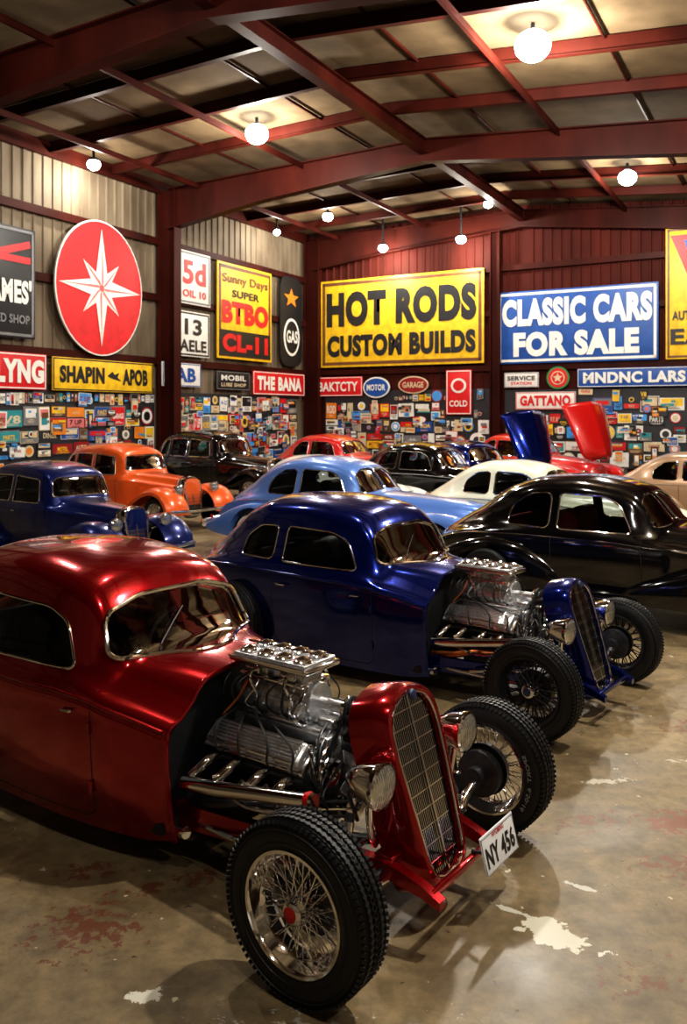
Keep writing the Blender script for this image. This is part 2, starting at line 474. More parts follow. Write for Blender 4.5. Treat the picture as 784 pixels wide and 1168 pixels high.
    b.tube([(-.345,.064,.80),(-.345,.045,.845),(-.345,0,.864),(-.345,-.045,.845),(-.345,-.064,.80),(-.345,-.245,.56),(-.345,-.22,.51),(-.345,-.085,.36),(-.345,-.05,.29),(-.345,0,.273),(-.345,.05,.29),(-.345,.085,.36)],.010,'hose',6,closed=True)
    b.lathe([(0,-.1),(.055,-.09),(.062,-.06),(.062,.02),(.05,.035),(0,.035)],'alu',Matrix.Translation((-.42,-.19,.56))@rotY(90),20)
    for i in range(6):
        T=Matrix.Translation((-.285,0,.55))@rotX(60*i)@Matrix.Translation((0,0,.1))@rotZ(28)
        b.box((0,0,0),(.006,.06,.15),'alu',T=T,bev=.002)
    b.lathe([(.0,.02),(.04,.02),(.045,-.04)],'chrome',Matrix.Translation((-.285,0,.55))@rotY(90),18)
    b.tube([(-.44,0,.70),(-.36,-.05,.76),(-.26,-.07,.79),(-.12,-.07,.78)],.024,'hose',12,smooth=5)
    b.tube([(-.40,-.12,.40),(-.33,-.2,.33),(-.22,-.2,.3),(-.06,-.1,.3)],.024,'hose',12,smooth=5)
    b.tube([(-.95,-.33,.40),(-.7,-.36,.36),(-.45,-.33,.40),(-.35,-.25,.42)],.014,'chrome',8,smooth=5)
    b.tube([(-1.0,-.2,.70),(-.98,-.24,.72),(-.92,-.2,.80),(-.9,-.15,.88)],.006,'rust',6,smooth=5)
    for i in range(3):
        b.tube([(-.42,-.22+.03*i,.68),(-.36,-.3,.66-.03*i),(-.33,-.28,.5),(-.4,-.22,.42)],.007,'hose' if i else 'chrome',6,smooth=5)
    b.lathe([(0,-.09),(.05,-.09),(.052,.05),(.03,.07),(0,.075)],'chrome',Matrix.Translation((-.50,-.31,.37))@rotX(15),18)
    R=random.Random(3)
    for s in (-1,1):
        for i in range(9):
            x=bx-.26+.06*i+R.uniform(-.02,.02)
            b.tube([(x,s*.10,.72),(x+R.uniform(-.03,.03),s*R.uniform(.15,.2),.78),(x+R.uniform(-.03,.03),s*R.uniform(.14,.18),.85),(x,s*.10,.90)],R.choice([.004,.006,.008]),R.choice(['hose','chrome','alu','hose']),6,smooth=4)
        for i in range(6):
            x=-.42+.02*i
            b.tube([(x,s*.1,.75-.03*i),(x+.03,s*(.2+.02*i),.72-.04*i),(x+.04,s*(.24+.01*i),.60-.03*i),(x-.02,s*.2,.5-.02*i)],.006,R.choice(['hose','chrome','steel']),6,smooth=4)
        for i in range(5):
            z=.30+.035*i; b.tube([(-.46,s*.16,z),(-.38,s*(.24+.02*i),z+.02),(-.30,s*.22,z+.01),(-.24,s*.15,z)],.007,R.choice(['chrome','steel','hose']),6,smooth=4)
    b.box((-.40,-.12,.66),(.08,.12,.10),'alu',bev=.015); b.box((-.40,.1,.66),(.08,.12,.10),'chrome',bev=.015)
    b.box((-.44,0,.74),(.10,.20,.05),'alu',bev=.015)
    return b

# ------------------------------------------------------------ hot rod
def hot_rod(name,loc,rz,pk,wheel,seatk,pipe,plate=None,zs=1.0,tubes='chrome',lower='steel'):
    root=empty(name,loc,rz)
    st=[(-1.05,.15,.50,.70,.56,.93,.36,.09),(-1.25,.13,.56,.75,.62,.965,.42,.08),(-1.44,.13,.60,.79,.67,.985,.47,.065),
        (-1.50,.13,.61,.80,.675,1.05,.49,.075),(-1.58,.13,.62,.81,.685,1.17,.505,.10),(-1.67,.13,.63,.815,.695,1.30,.515,.13),(-1.76,.13,.64,.82,.70,1.375,.525,.15),(-1.95,.13,.65,.82,.715,1.43,.54,.17),
        (-2.35,.13,.66,.83,.73,1.465,.55,.18),(-2.8,.15,.65,.83,.73,1.445,.54,.185),(-3.1,.19,.61,.83,.71,1.36,.50,.18),
        (-3.35,.24,.57,.82,.68,1.20,.45,.15),(-3.55,.28,.53,.80,.63,1.05,.41,.11),(-3.8,.33,.46,.72,.55,.90,.34,.09),(-4.0,.40,.36,.60,.44,.72,.25,.07),(-4.1,.46,.27,.52,.33,.58,.18,.04)]
    st=[(q[0],q[1],q[2],q[3]*zs,q[4],q[5]*zs,q[6],q[7]) for q in st]
    bd=Body(st,cap0=True,cap1=False)
    z=zs
    ws=rpoly([(-.53,.965*z),(.53,.965*z),(.475,1.18*z),(.25,1.245*z),(-.25,1.245*z),(-.475,1.18*z)],.06)
    dr=rpoly([(-1.68,.91*z),(-1.82,1.13*z),(-1.98,1.19*z),(-2.50,1.205*z),(-2.50,.91*z)],.06)
    qt=rpoly([(-2.62,.915*z),(-2.62,1.20*z),(-2.84,1.19*z),(-3.02,1.08*z),(-3.05,.92*z)],.06)
    bw=rpoly([(-.3,1.12*z),(.3,1.12*z),(.26,1.28*z),(-.26,1.28*z)],.05)
    wins=[('F',ws),('S',dr),('S',qt),('B',bw)]
    me=bd.cut(wins,name='body'); me.materials[0]=M[pk]
    link(bpy.data.objects.new('body',me),root)
    g,t=windows(bd,wins[:1],tr=.013); g2,t2=windows(bd,wins[1:],tr=.008,trim='chrome')
    g.obj('windshield',root); t.obj('windshield_trim',root); g2.obj('side_glass',root); t2.obj('window_trim',root)
    b=B()
    for mo in 'RL':
        xs=[-1.08-.05*i for i in range(58)]
        b.tube([bd.hit(mo,x,bd.fn[2](x)*.985,.001) for x in xs],.011,M[pk],8)
        b.tube([bd.hit(mo,x,bd.fn[2](x)*.985-.035,.0) for x in xs],.006,M[pk],6)
        seam=[(-1.50,.84*z),(-1.49,.6),(-1.50,.23),(-1.56,.19),(-2.0,.185),(-2.5,.19),(-2.565,.25),(-2.57,.6),(-2.565,.9*z)]
        pts=[]
        for i in range(len(seam)-1):
            for k in range(6): pts.append((lerp(seam[i][0],seam[i+1][0],k/6),lerp(seam[i][1],seam[i+1][1],k/6)))
        b.tube([bd.hit(mo,p[0],p[1],-.0015) for p in pts],.004,'dark',6)
        s=-1 if mo=='R' else 1
        for zz in (.36,.66): 
            h=bd.hit(mo,-1.50,zz,.008); b.cyl(h+Vector((0,0,-.03)),h+Vector((0,0,.03)),.010,M[pk],10)
        h=bd.hit(mo,-2.47,.73*z,.03); b.tube([h+Vector((-.02,-s*.03,0)),h+Vector((-.02,0,0)),h+Vector((.09,.0,0))],.009,'chrome',8,smooth=3)
        h=bd.hit(mo,-1.62,.73*z,.02); b.tube([h+Vector((.0,-s*.02,0)),h,h+Vector((-.07,.0,-.005))],.008,'chrome',8,smooth=3)
    b.tube([(-1.05,p[1],p[2]) for p in bd.front],.012,M[pk],8)
    b.tube([bd.hit('F',-.25,.985*z,.02),bd.hit('F',-.1,1.08*z,.02),bd.hit('F',.0,1.14*z,.02)],.004,'iron',5)
    b.obj('mouldings',root)
    b=B()
    b.poly([(-1.13,p[1]*.965,lerp(.5,p[2],.97)) for p in bd.front],M['iron'])
    b.box((-2.2,0,.205),(2.2,1.1,.05),'dark'); b.box((-3.4,0,.35),(.9,.8,.05),'dark')
    b.obj('firewall_and_floor',root)
    b=B()
    b.box((-2.55,0,.45),(.55,1.1,.2),seatk,bev=.06); b.box((-2.86,0,.75),(.18,1.1,.5),seatk,R=rotY(-12),bev=.07)
    for i in range(9): b.tube([(-2.755+.0,-.48+.12*i,.55),(-2.80,-.48+.12*i,.9)],.012,seatk,6)
    b.box((-1.56,0,.84),(.16,1.05,.12),'dark',bev=.04)
    b.tube([(-1.98+.06*math.sin(a),.32+.19*math.cos(a),.86+.18*math.sin(a)) for a in [k*math.pi/12 for k in range(24)]],.012,'grey',8,closed=True)
    b.tube([(-1.98,.32,.86),(-1.5,.32,.72)],.016,'chrome',8)
    for a in (90,210,330): b.tube([(-1.98,.32,.86),(-1.98+.06*math.sin(a*D2R),.32+.19*math.cos(a*D2R),.86+.18*math.sin(a*D2R))],.008,'chrome',6)
    b.obj('interior',root)
    engine(pipe,tubes,lower).obj('engine',root)
    b=B()
    for s in (-1,1):
        b.loft([[(x,s*(y-.025),zz-h),(x,s*(y+.025),zz-h),(x,s*(y+.025),zz+h),(x,s*(y-.025),zz+h)] for x,y,zz,h in
            [(-3.9,.42,.34,.05),(-3.0,.42,.40,.06),(-2.3,.42,.26,.06),(-1.2,.42,.24,.06),(-.7,.37,.25,.055),(-.2,.31,.275,.045),(.05,.28,.28,.035),(.22,.27,.24,.026),(.31,.265,.20,.018)]],M[pk],cap0=True,cap1=True)
        b.tube([(-.02,s*.52,.27),(-.5,s*.46,.24),(-1.1,s*.40,.22)],.014,'chrome',8)
        b.tube([(-.02,s*.52,.40),(-.5,s*.47,.30),(-.7,s*.45,.25)],.012,'chrome',8)
        b.tube([(-.05,s*.50,.30),(-.08,s*.38,.52)],[.022,.022],'steel',10)
        b.tube([(-.07,s*.46,.36),(-.08,s*.40,.49)],[.03,.03],'chrome',12)
        b.tube([(0,s*.60,.345),(0,s*.76,.345)],.05,'steel',16)
        b.lathe([(0,-.02),(.12,-.02),(.12,.03),(0,.04)],'steel',Matrix.Translation((0,s*.69,.345))@rotX(90),24)
        b.tube([(-.02,s*.28,.36),(.0,s*.34,.44),(.01,s*.37,.54),(.015,s*.375,.60)],.016,'chrome',10,smooth=4)
        headlight(b,(.07,s*.375,.675),.096,'chrome')
        b.tube([(.0,s*.375,.665),(-.10,s*.36,.60),(-.1,s*.30,.45)],.009,'hose',6,smooth=4)
    b.tube([(0,-.66,.33),(0,-.5,.27),(.02,-.35,.22),(.02,.35,.22),(0,.5,.27),(0,.66,.33)],.028,'chrome',12,smooth=4)
    b.tube([(-.14,-.62,.30),(-.14,.62,.30)],.013,'chrome',8)
    for i in range(4): b.tube([(.03,-.42+.05*i,.255+.012*i),(.03,0,.31+.014*i),(.03,.42-.05*i,.255+.012*i)],.012,'steel',6,smooth=5,flat=.5)
    b.box((.02,0,.30),(.10,.56,.05),M[pk],bev=.012)
    b.box((.26,0,.225),(.03,.55,.04),M[pk],bev=.01)
    b.box((-1.05,0,.27),(.08,.8,.06),'iron')
    b.tube([(-3.05,-.65,.36),(-3.05,.65,.36)],.05,'iron',12); b.sphere((-3.05,0,.36),.14,'iron')
    b.tube([(-1.0,-.48,.20),(-1.6,-.45,.12),(-3.7,-.45,.2)],.03,'chrome',10,smooth=3)
    b.obj('chassis',root)
    b=B(); v=Vector((-.24,0,.78)).normalized(); w=Vector((.78,0,.24)).normalized()
    T=Matrix(((w.x,0,v.x,.20),(0,1,0,0),(w.z,0,v.z,.18),(0,0,0,1)))
    grille(b,T,.80,M[pk],ws=.90,depth=.18)
    b.sphere((.035,0,.79),.028,'emb',sc=(.5,1,1),T=T)
    b.obj('grille_shell',root)
    for (x,s,R) in ((0,-1,0),(0,1,180),(-3.05,-1,0),(-3.05,1,180)):
        o=bpy.data.objects.new('wheel_front' if x==0 else 'wheel_rear',wheel); link(o,root)
        o.location=(x,s*(.80 if x==0 else .76),.349); o.rotation_euler=(0,.3,R*D2R)
    if plate:
        b=B(); T=Matrix.Translation((.34,.21,.27))@rotY(-14)
        b.box((0,0,0),(.006,.33,.165),M['plate'],T=T,bev=.002)
        b.tube([(.004,-.16,-.075),(.004,.16,-.075),(.004,.16,.075),(.004,-.16,.075)],.003,'grey',4,closed=True,T=T)
        b.tube([(-.02,-.1,.0),(-.09,-.1,.0)],.01,'steel',6,T=T)
        b.tube([(-.02,.03,.0),(-.09,.03,.0)],.01,'steel',6,T=T)
        b.obj('licence_plate',root)
        tm=textmesh('NY 456',.28,.09,.03,M['ink'])
        o=bpy.data.objects.new('plate_text',tm); link(o,root)
        o.matrix_local=T@Matrix.Translation((.005,0,-.014))@rotZ(90)@rotX(90)
        tm=textmesh('WYOMING',.12,.022,.02,M['inkred'])
        o=bpy.data.objects.new('plate_state_text',tm); link(o,root)
        o.matrix_local=T@Matrix.Translation((.005,0,.060))@rotZ(90)@rotX(90)
    return root
M['plate']=mat('plate_white',(.75,.76,.78),.35); M['ink']=mat('ink_black',(.012,.012,.014),.5); M['inkred']=mat('ink_red',(.5,.02,.03),.5)

# ------------------------------------------------------------ fendered cars
CACHE={}
def fat_parts():
    st=[(.66,.40,.12,.55,.20,.68,.12,.05),(.56,.34,.24,.60,.32,.84,.2,.08),(.3,.28,.34,.68,.42,.93,.28,.10),(-.5,.26,.5,.78,.55,1.0,.36,.10),(-1.0,.25,.62,.83,.68,1.03,.45,.09),
        (-1.18,.25,.66,.85,.73,1.045,.5,.08),(-1.26,.25,.66,.85,.735,1.12,.52,.09),(-1.42,.25,.67,.86,.75,1.31,.55,.13),(-1.56,.25,.68,.87,.76,1.43,.565,.15),
        (-1.8,.25,.69,.88,.78,1.505,.58,.165),(-2.2,.25,.7,.88,.79,1.55,.6,.18),(-2.6,.25,.7,.88,.79,1.53,.59,.18),(-2.95,.25,.68,.87,.77,1.44,.56,.18),(-3.2,.26,.65,.86,.75,1.31,.52,.17),
        (-3.45,.27,.61,.84,.71,1.15,.47,.15),(-3.8,.3,.55,.76,.63,.95,.38,.11),(-4.1,.36,.42,.62,.5,.75,.28,.08),(-4.25,.42,.28,.52,.34,.58,.18,.04)]
    bd=Body(st,step=.06)
    ws=rpoly([(-.56,1.04),(-.02,1.08),(-.02,1.38),(-.30,1.365),(-.49,1.29)],.05); ws2=[Vector((-p[0],p[1])) for p in ws][::-1]
    dr=rpoly([(-1.50,.965),(-1.66,1.26),(-1.82,1.34),(-2.33,1.36),(-2.33,.965)],.07)
    qt=rpoly([(-2.43,.965),(-2.43,1.355),(-2.7,1.33),(-2.92,1.18),(-2.96,.97)],.08)
    bw=rpoly([(-.34,1.2),(.34,1.2),(.28,1.37),(-.28,1.37)],.07)
    wins=[('F',ws),('F',ws2),('S',dr),('S',qt),('B',bw)]
    def ex(cb):
        for x in (0,-3.15): 
            for s in (-1,1): cb.tube([(x,s*.58,.34),(x,s*1.3,.34)],.40,'dark',40)
    P={}
    P['body']=bd.cut(wins,ex,name='body')
    g,t=windows(bd,wins,tr=.010); P['glass']=g.mesh('glass'); P['trim']=t.mesh('trim')
    def fend(b,xs,yc):
        for s in (-1,1):
            rings=[]
            for x,zt,w,zb in xs:
                pts=[(w*.95,0),(w*1.0,.35),(w*.95,.7),(w*.72,.92),(w*.3,1.0),(-w*.3,1.0),(-w*.8,.9),(-w,.6),(-w,0)]
                pts=catmull([(p[0],zb+(zt-zb)*p[1],0) for p in pts],3)
                rings.append([(x,s*(yc+p.x),p.y) for p in pts])
            n=len(rings[0])
            cols=[catmull([r[i] for r in rings],5) for i in range(n)]
            R=[[c[j] for c in cols] for j in range(len(cols[0]))]
            b.loft(R,PAINT,cap0=True,cap1=True)
    b=B()
    fend(b,[(.80,.50,.08,.42),(.74,.62,.14,.34),(.55,.74,.19,.28),(.2,.82,.22,.27),(-.15,.83,.22,.26),(-.6,.74,.21,.26),(-1.1,.58,.17,.26),(-1.45,.44,.10,.26),(-1.6,.34,.04,.28)],.70)
    fend(b,[(-2.25,.42,.05,.28),(-2.4,.58,.11,.27),(-2.7,.76,.18,.27),(-3.1,.82,.21,.27),(-3.5,.74,.20,.27),(-3.9,.56,.15,.30),(-4.15,.44,.08,.34)],.70)
    cb=B(); ex(cb)
    P['fenders']=boolcut(b.mesh('f'),cb,0,'fenders')
    b=B()
    for s in (-1,1):
        headlight(b,(.74,s*.66,.66),.085); b.box((-1.92,s*.80,.27),(.9,.16,.035),PAINT,bev=.012)
        b.lathe([(.03,0),(.028,.02),(0,.03)],'redplastic',Matrix.Translation((-4.16,s*.62,.52))@rotY(-90),14)
        mo='R' if s<0 else 'L'
        b.tube([bd.hit(mo,-.0-.1*i,bd.fn[2](-.1*i)*.99,.003) for i in range(40)],.007,'chrome',6)
        h=bd.hit(mo,-2.2,.84,.02); b.tube([h,h+Vector((.12,0,0))],.010,'chrome',8)
        seam=[(-1.40,.9),(-1.38,.6),(-1.40,.32),(-1.9,.30),(-2.36,.32),(-2.38,.6),(-2.38,.93)]
        pts=[(lerp(seam[i][0],seam[i+1][0],k/6),lerp(seam[i][1],seam[i+1][1],k/6)) for i in range(6) for k in range(6)]
        b.tube([bd.hit(mo,p[0],p[1],-.001) for p in pts],.005,'dark',5)
    for i in range(9):
        zz=.42+.045*i; w=.10+.17*math.sin(math.pi*(i+1.5)/11)
        pts=[bd.hit('F',-w+2*w*k/8,zz,.006) for k in range(9)]; b.tube(pts,.008,'chrome',6)
    b.tube([(.70,-.85,.40),(.88,-.62,.40),(.95,0,.40),(.88,.62,.40),(.70,.85,.40)],.035,'chrome',10,smooth=5,flat=1.4)
    b.tube([(-4.15,-.82,.42),(-4.36,-.6,.42),(-4.42,0,.42),(-4.36,.6,.42),(-4.15,.82,.42)],.035,'chrome',10,smooth=5,flat=1.4)
    for s in (-1,1): b.tube([(.5,s*.3,.38),(.92,s*.3,.40)],.02,'steel'); b.tube([(-4.0,s*.3,.40),(-4.4,s*.3,.42)],.02,'steel')
    P['details']=b.mesh('details')
    b=B(); b.box((-1.8,0,.28),(4.2,1.1,.05),'dark'); b.box((0,0,.34),(.1,1.3,.1),'dark'); b.box((-3.15,0,.34),(.1,1.3,.1),'dark')
    for s in (-1,1):
        for x in (0,-3.15): b.lathe([(.0,0),(.40,0)],'dark',Matrix.Translation((x,s*.57,.34))@rotX(90),24)
    b.box((-.5,0,.6),(.9,.5,.4),'iron',bev=.03)
    P['under']=b.mesh('under')
    b=B()
    SK=PAINT2
    for yy in (-.31,.31):
        b.box((-2.10,yy,.5),(.5,.54,.24),SK,bev=.08); b.box((-2.38,yy,.84),(.16,.54,.60),SK,R=rotY(-10),bev=.075)
    b.box((-2.85,0,.5),(.4,1.15,.24),SK,bev=.08); b.box((-3.02,0,.80),(.14,1.08,.46),SK,R=rotY(-10),bev=.065)
    b.box((-1.34,0,.89),(.12,1.0,.12),SK,bev=.03)
    b.tube([(-1.66+.05*math.sin(a),.36+.2*math.cos(a),.98+.19*math.sin(a)) for a in [k*math.pi/12 for k in range(24)]],.012,'cream',8,closed=True)
    P['interior']=b.mesh('interior')
    return P
PAINT2=mat('seat_slot',(.1,.1,.1))
def sedan_parts():
    st=[(.18,.42,.18,.80,.24,.985,.16,.06),(-.4,.38,.30,.85,.36,1.03,.24,.08),(-.95,.34,.48,.90,.53,1.07,.36,.08),(-1.12,.32,.56,.92,.62,1.09,.44,.08),
        (-1.18,.32,.58,.92,.64,1.18,.48,.09),(-1.28,.31,.60,.93,.66,1.40,.52,.12),(-1.36,.31,.61,.93,.67,1.50,.54,.14),(-1.55,.30,.63,.94,.70,1.58,.56,.16),
        (-2.0,.30,.65,.94,.73,1.64,.59,.17),(-2.6,.30,.65,.94,.73,1.62,.58,.17),(-3.0,.31,.63,.94,.71,1.53,.55,.17),(-3.25,.32,.58,.92,.67,1.36,.5,.16),(-3.42,.34,.54,.9,.63,1.15,.45,.13),
        (-3.65,.38,.47,.8,.55,.93,.36,.1),(-3.82,.44,.36,.62,.42,.7,.25,.06)]
    bd=Body(st,step=.06)
    ws=rpoly([(-.52,1.12),(.52,1.12),(.47,1.36),(.38,1.41),(-.38,1.41),(-.47,1.36)],.05)
    w1=rpoly([(-1.42,1.02),(-1.50,1.38),(-2.08,1.43),(-2.08,1.02)],.05)
    w2=rpoly([(-2.17,1.02),(-2.17,1.43),(-2.72,1.42),(-2.72,1.02)],.05)
    w3=rpoly([(-2.81,1.03),(-2.81,1.41),(-2.98,1.36),(-3.12,1.2),(-3.14,1.04)],.05)
    bw=rpoly([(-.3,1.22),(.3,1.22),(.28,1.4),(-.28,1.4)],.05)
    wins=[('F',ws),('S',w1),('S',w2),('S',w3),('B',bw)]
    P={'body':bd.cut(wins,name='body')}
    g,t=windows(bd,wins,tr=.010); P['glass']=g.mesh('glass'); P['trim']=t.mesh('trim')
    b=B()
    path=[(.50,.34),(.46,.54),(.28,.74),(0,.82),(-.3,.76),(-.6,.60),(-.9,.42),(-1.15,.33),(-1.4,.30),(-2.3,.30),(-2.45,.36),(-2.58,.55),(-2.78,.74),(-3.05,.80),(-3.35,.72),(-3.58,.52),(-3.68,.34)]
    pp=catmull([(a,c,0) for a,c in path],5)
    for s in (-1,1):
        rings=[]
        for i,p in enumerate(pp):
            t=(pp[min(i+1,len(pp)-1)]-pp[max(i-1,0)]).normalized(); n=Vector((t.y,-t.x,0))
            if n.y<0: n=-n
            n=Vector((n.x,n.y,0))
            sec=[(.34,-.05),(.42,-.01),(.56,.03),(.72,.03),(.84,.0),(.895,-.05),(.90,-.11),(.88,-.10),(.87,-.05),(.82,-.02),(.7,.0),(.56,.0),(.42,-.03),(.34,-.07)]
            k=1 if p.y>.4 else .35
            rings.append([(p.x+n.x*d*k,s*y,p.y+n.y*d*k) for y,d in sec])
        b.loft(rings,PAINT,cap0=True,cap1=True)
    P['fenders']=b.mesh('fenders')
    b=B()
    T=Matrix.Translation((.26,0,.28))@rotY(-10)
    grille(b,T,.72,'chrome',ws=.92,depth=.10,nb=18)
    for s in (-1,1):
        headlight(b,(.30,s*.46,.80),.10); b.tube([(.24,s*.46,.78),(.2,s*.40,.70),(.16,s*.3,.66)],.014,'chrome',8)
        mo='R' if s<0 else 'L'
        b.tube([bd.hit(mo,.1-.1*i,bd.fn[2](.1-.1*i)*.99,.003) for i in range(37)],.007,PAINT,6)
        for x0,x1 in ((-1.38,-2.12),(-2.12,-2.76)):
            seam=[(x0,.95),(x0,.38),(x1,.38),(x1,.95)]
            pts=[(lerp(seam[i][0],seam[i+1][0],k/8),lerp(seam[i][1],seam[i+1][1],k/8)) for i in range(3) for k in range(8)]
            b.tube([bd.hit(mo,p[0],p[1],-.001) for p in pts],.005,'dark',5)
        for i in range(14):
            x=-.2-.05*i; b.tube([bd.hit(mo,x,.55+.02,.002),bd.hit(mo,x,.80,.002)],.006,PAINT,5)
        h=bd.hit(mo,-2.02,.88,.02); b.tube([h,h+Vector((.1,0,0))],.010,'chrome',8)
    b.tube([(.52,-.85,.42),(.62,-.5,.42),(.66,0,.42),(.62,.5,.42),(.52,.85,.42)],.022,'chrome',8,smooth=4,flat=1.4)
    b.tube([(-3.85,-.8,.42),(-3.95,0,.42),(-3.85,.8,.42)],.022,'chrome',8,smooth=4,flat=1.4)
    for s in (-1,1): b.tube([(.2,s*.25,.38),(.65,s*.3,.42)],.015,'steel'); b.tube([(-3.6,s*.25,.40),(-3.93,s*.25,.42)],.015,'steel')
    P['details']=b.mesh('details')
    b=B(); b.box((-1.8,0,.33),(3.8,.9,.06),'dark'); b.box((0,0,.34),(.1,1.3,.08),'dark'); b.box((-3.05,0,.34),(.1,1.3,.08),'dark')
    b.box((-.45,0,.6),(.9,.4,.4),'iron',bev=.03)
    P['under']=b.mesh('under')
    b=B()
    for x in (-2.1,-2.9):
        b.box((x,0,.6),(.45,1.1,.2),PAINT2,bev=.06); b.box((x-.22,0,.88),(.15,1.05,.46),PAINT2,R=rotY(-10),bev=.06)
    b.tube([(-1.6+.05*math.sin(a),.33+.2*math.cos(a),1.05+.19*math.sin(a)) for a in [k*math.pi/12 for k in range(24)]],.012,'seat',8,closed=True)
    P['interior']=b.mesh('interior')
    return P
CW={'a':cap_wheel('road_wheel'),'w':cap_wheel('whitewall_wheel',wall='whitewall'),'r':cap_wheel('painted_wheel',disc='redplastic')}
def fendered(name,style,roofxy,Fd,pk,s=1.0,seatk='seat',wk='a',lid=False):
    if style not in CACHE: CACHE[style]=fat_parts() if style=='fat' else sedan_parts()
    P=CACHE[style]; F=Vector(Fd).normalized(); rx=-2.1 if style=='fat' else -2.0
    loc=Vector(roofxy)-F*rx*s
    root=empty(name,(loc.x,loc.y,0),math.atan2(F.y,F.x),s)
    for key,me in P.items():
        m=me.copy()
        for i,mm in enumerate(m.materials):
            if mm==PAINT: m.materials[i]=M[pk]
            elif mm==PAINT2: m.materials[i]=M[seatk]
        link(bpy.data.objects.new(key,m),root)
    wy=.78; rwx=-3.15 if style=='fat' else -3.05
    for x,sd in ((0,-1),(0,1),(rwx,-1),(rwx,1)):
        o=bpy.data.objects.new('wheel',CW[wk]); link(o,root); o.location=(x,sd*(wy if style=='fat' else .72),.34); o.rotation_euler=(0,0,0 if sd<0 else math.pi)
    if lid:
        b=B(); rings=[]
        for i in range(15):
            q=i/14; x=-1.40*q; w=.46+.26*q**.7; row=[]
            ww=w*min(1,math.sqrt(max(0,(q+.03)/.12))) if q<.09 else w
            for j in range(17):
                u=-1+2*j/16; row.append((x,u*ww,.24*(1-abs(u)**2.2)+.04*math.exp(-(u*7)**2)+.10*math.sin(math.pi*q*.6)))
            rings.append(row)
        T=Matrix.Translation((.55,0,.92))@rotY(65)
        b.loft(rings,M[pk],closed=False,T=T)
        me=b.mesh('raised_hood'); o=link(bpy.data.objects.new('raised_hood',me),root)
        m=o.modifiers.new('s','SOLIDIFY'); m.thickness=.025
        b=B()
        for sgn in (-1,1): b.cyl((.5,sgn*.3,.9),(.62,sgn*.3,1.15),.012,'chrome',8)
        b.obj('hood_props',root)
    return root

# ------------------------------------------------------------ room
D=31.0; kk=D/28
C0=Vector((-1.24*kk,D)); RB=Vector((.875,-.485)).normalized(); TL=Vector((-.485,-.875)).normalized()
def W(s,t): 
    p=C0+RB*s+TL*t; return (p.x,p.y)
EAVE=2.25+D*202/950
LS,LT=24.0,35.0; RIDGE=8.3
def roofz(s): return EAVE+ (.02*s if s<RIDGE else .02*RIDGE-.09*(s-RIDGE))
def wallmat(name,c1,c2,rough=.5,spec=.5):
    m,nt,b=mk(name); tc=nt.nodes.new('ShaderNodeTexCoord')
    n=nt.nodes.new('ShaderNodeTexNoise'); n.inputs['Scale'].default_value=.9; n.inputs['Detail'].default_value=8
    mp=nt.nodes.new('ShaderNodeMapping'); mp.inputs['Scale'].default_value=(1.5,1.5,.5)
    nt.links.new(tc.outputs['Object'],mp.inputs[0]); nt.links.new(mp.outputs[0],n.inputs['Vector'])
    r=nt.nodes.new('ShaderNodeValToRGB'); r.color_ramp.elements[0].position=.35; r.color_ramp.elements[1].position=.68
    r.color_ramp.elements[0].color=(*c1,1); r.color_ramp.elements[1].color=(*c2,1)
    nt.links.new(n.outputs['Fac'],r.inputs['Fac']); nt.links.new(r.outputs['Color'],b.inputs['Base Color']); b.inputs['Roughness'].default_value=rough
    b.inputs['Specular IOR Level'].default_value=spec
    return m
M['wtan']=wallmat('tan_sheet_metal',(.12,.088,.058),(.24,.19,.13),.65,.25)
M['wred']=wallmat('maroon_sheet_metal',(.045,.008,.005),(.085,.014,.009),.7,.15)
M['beam']=wallmat('maroon_steel',(.030,.005,.003),(.060,.010,.006),.5,.12)
M['roof']=wallmat('roof_insulation',(.085,.058,.032),(.135,.095,.055),.9,.1)
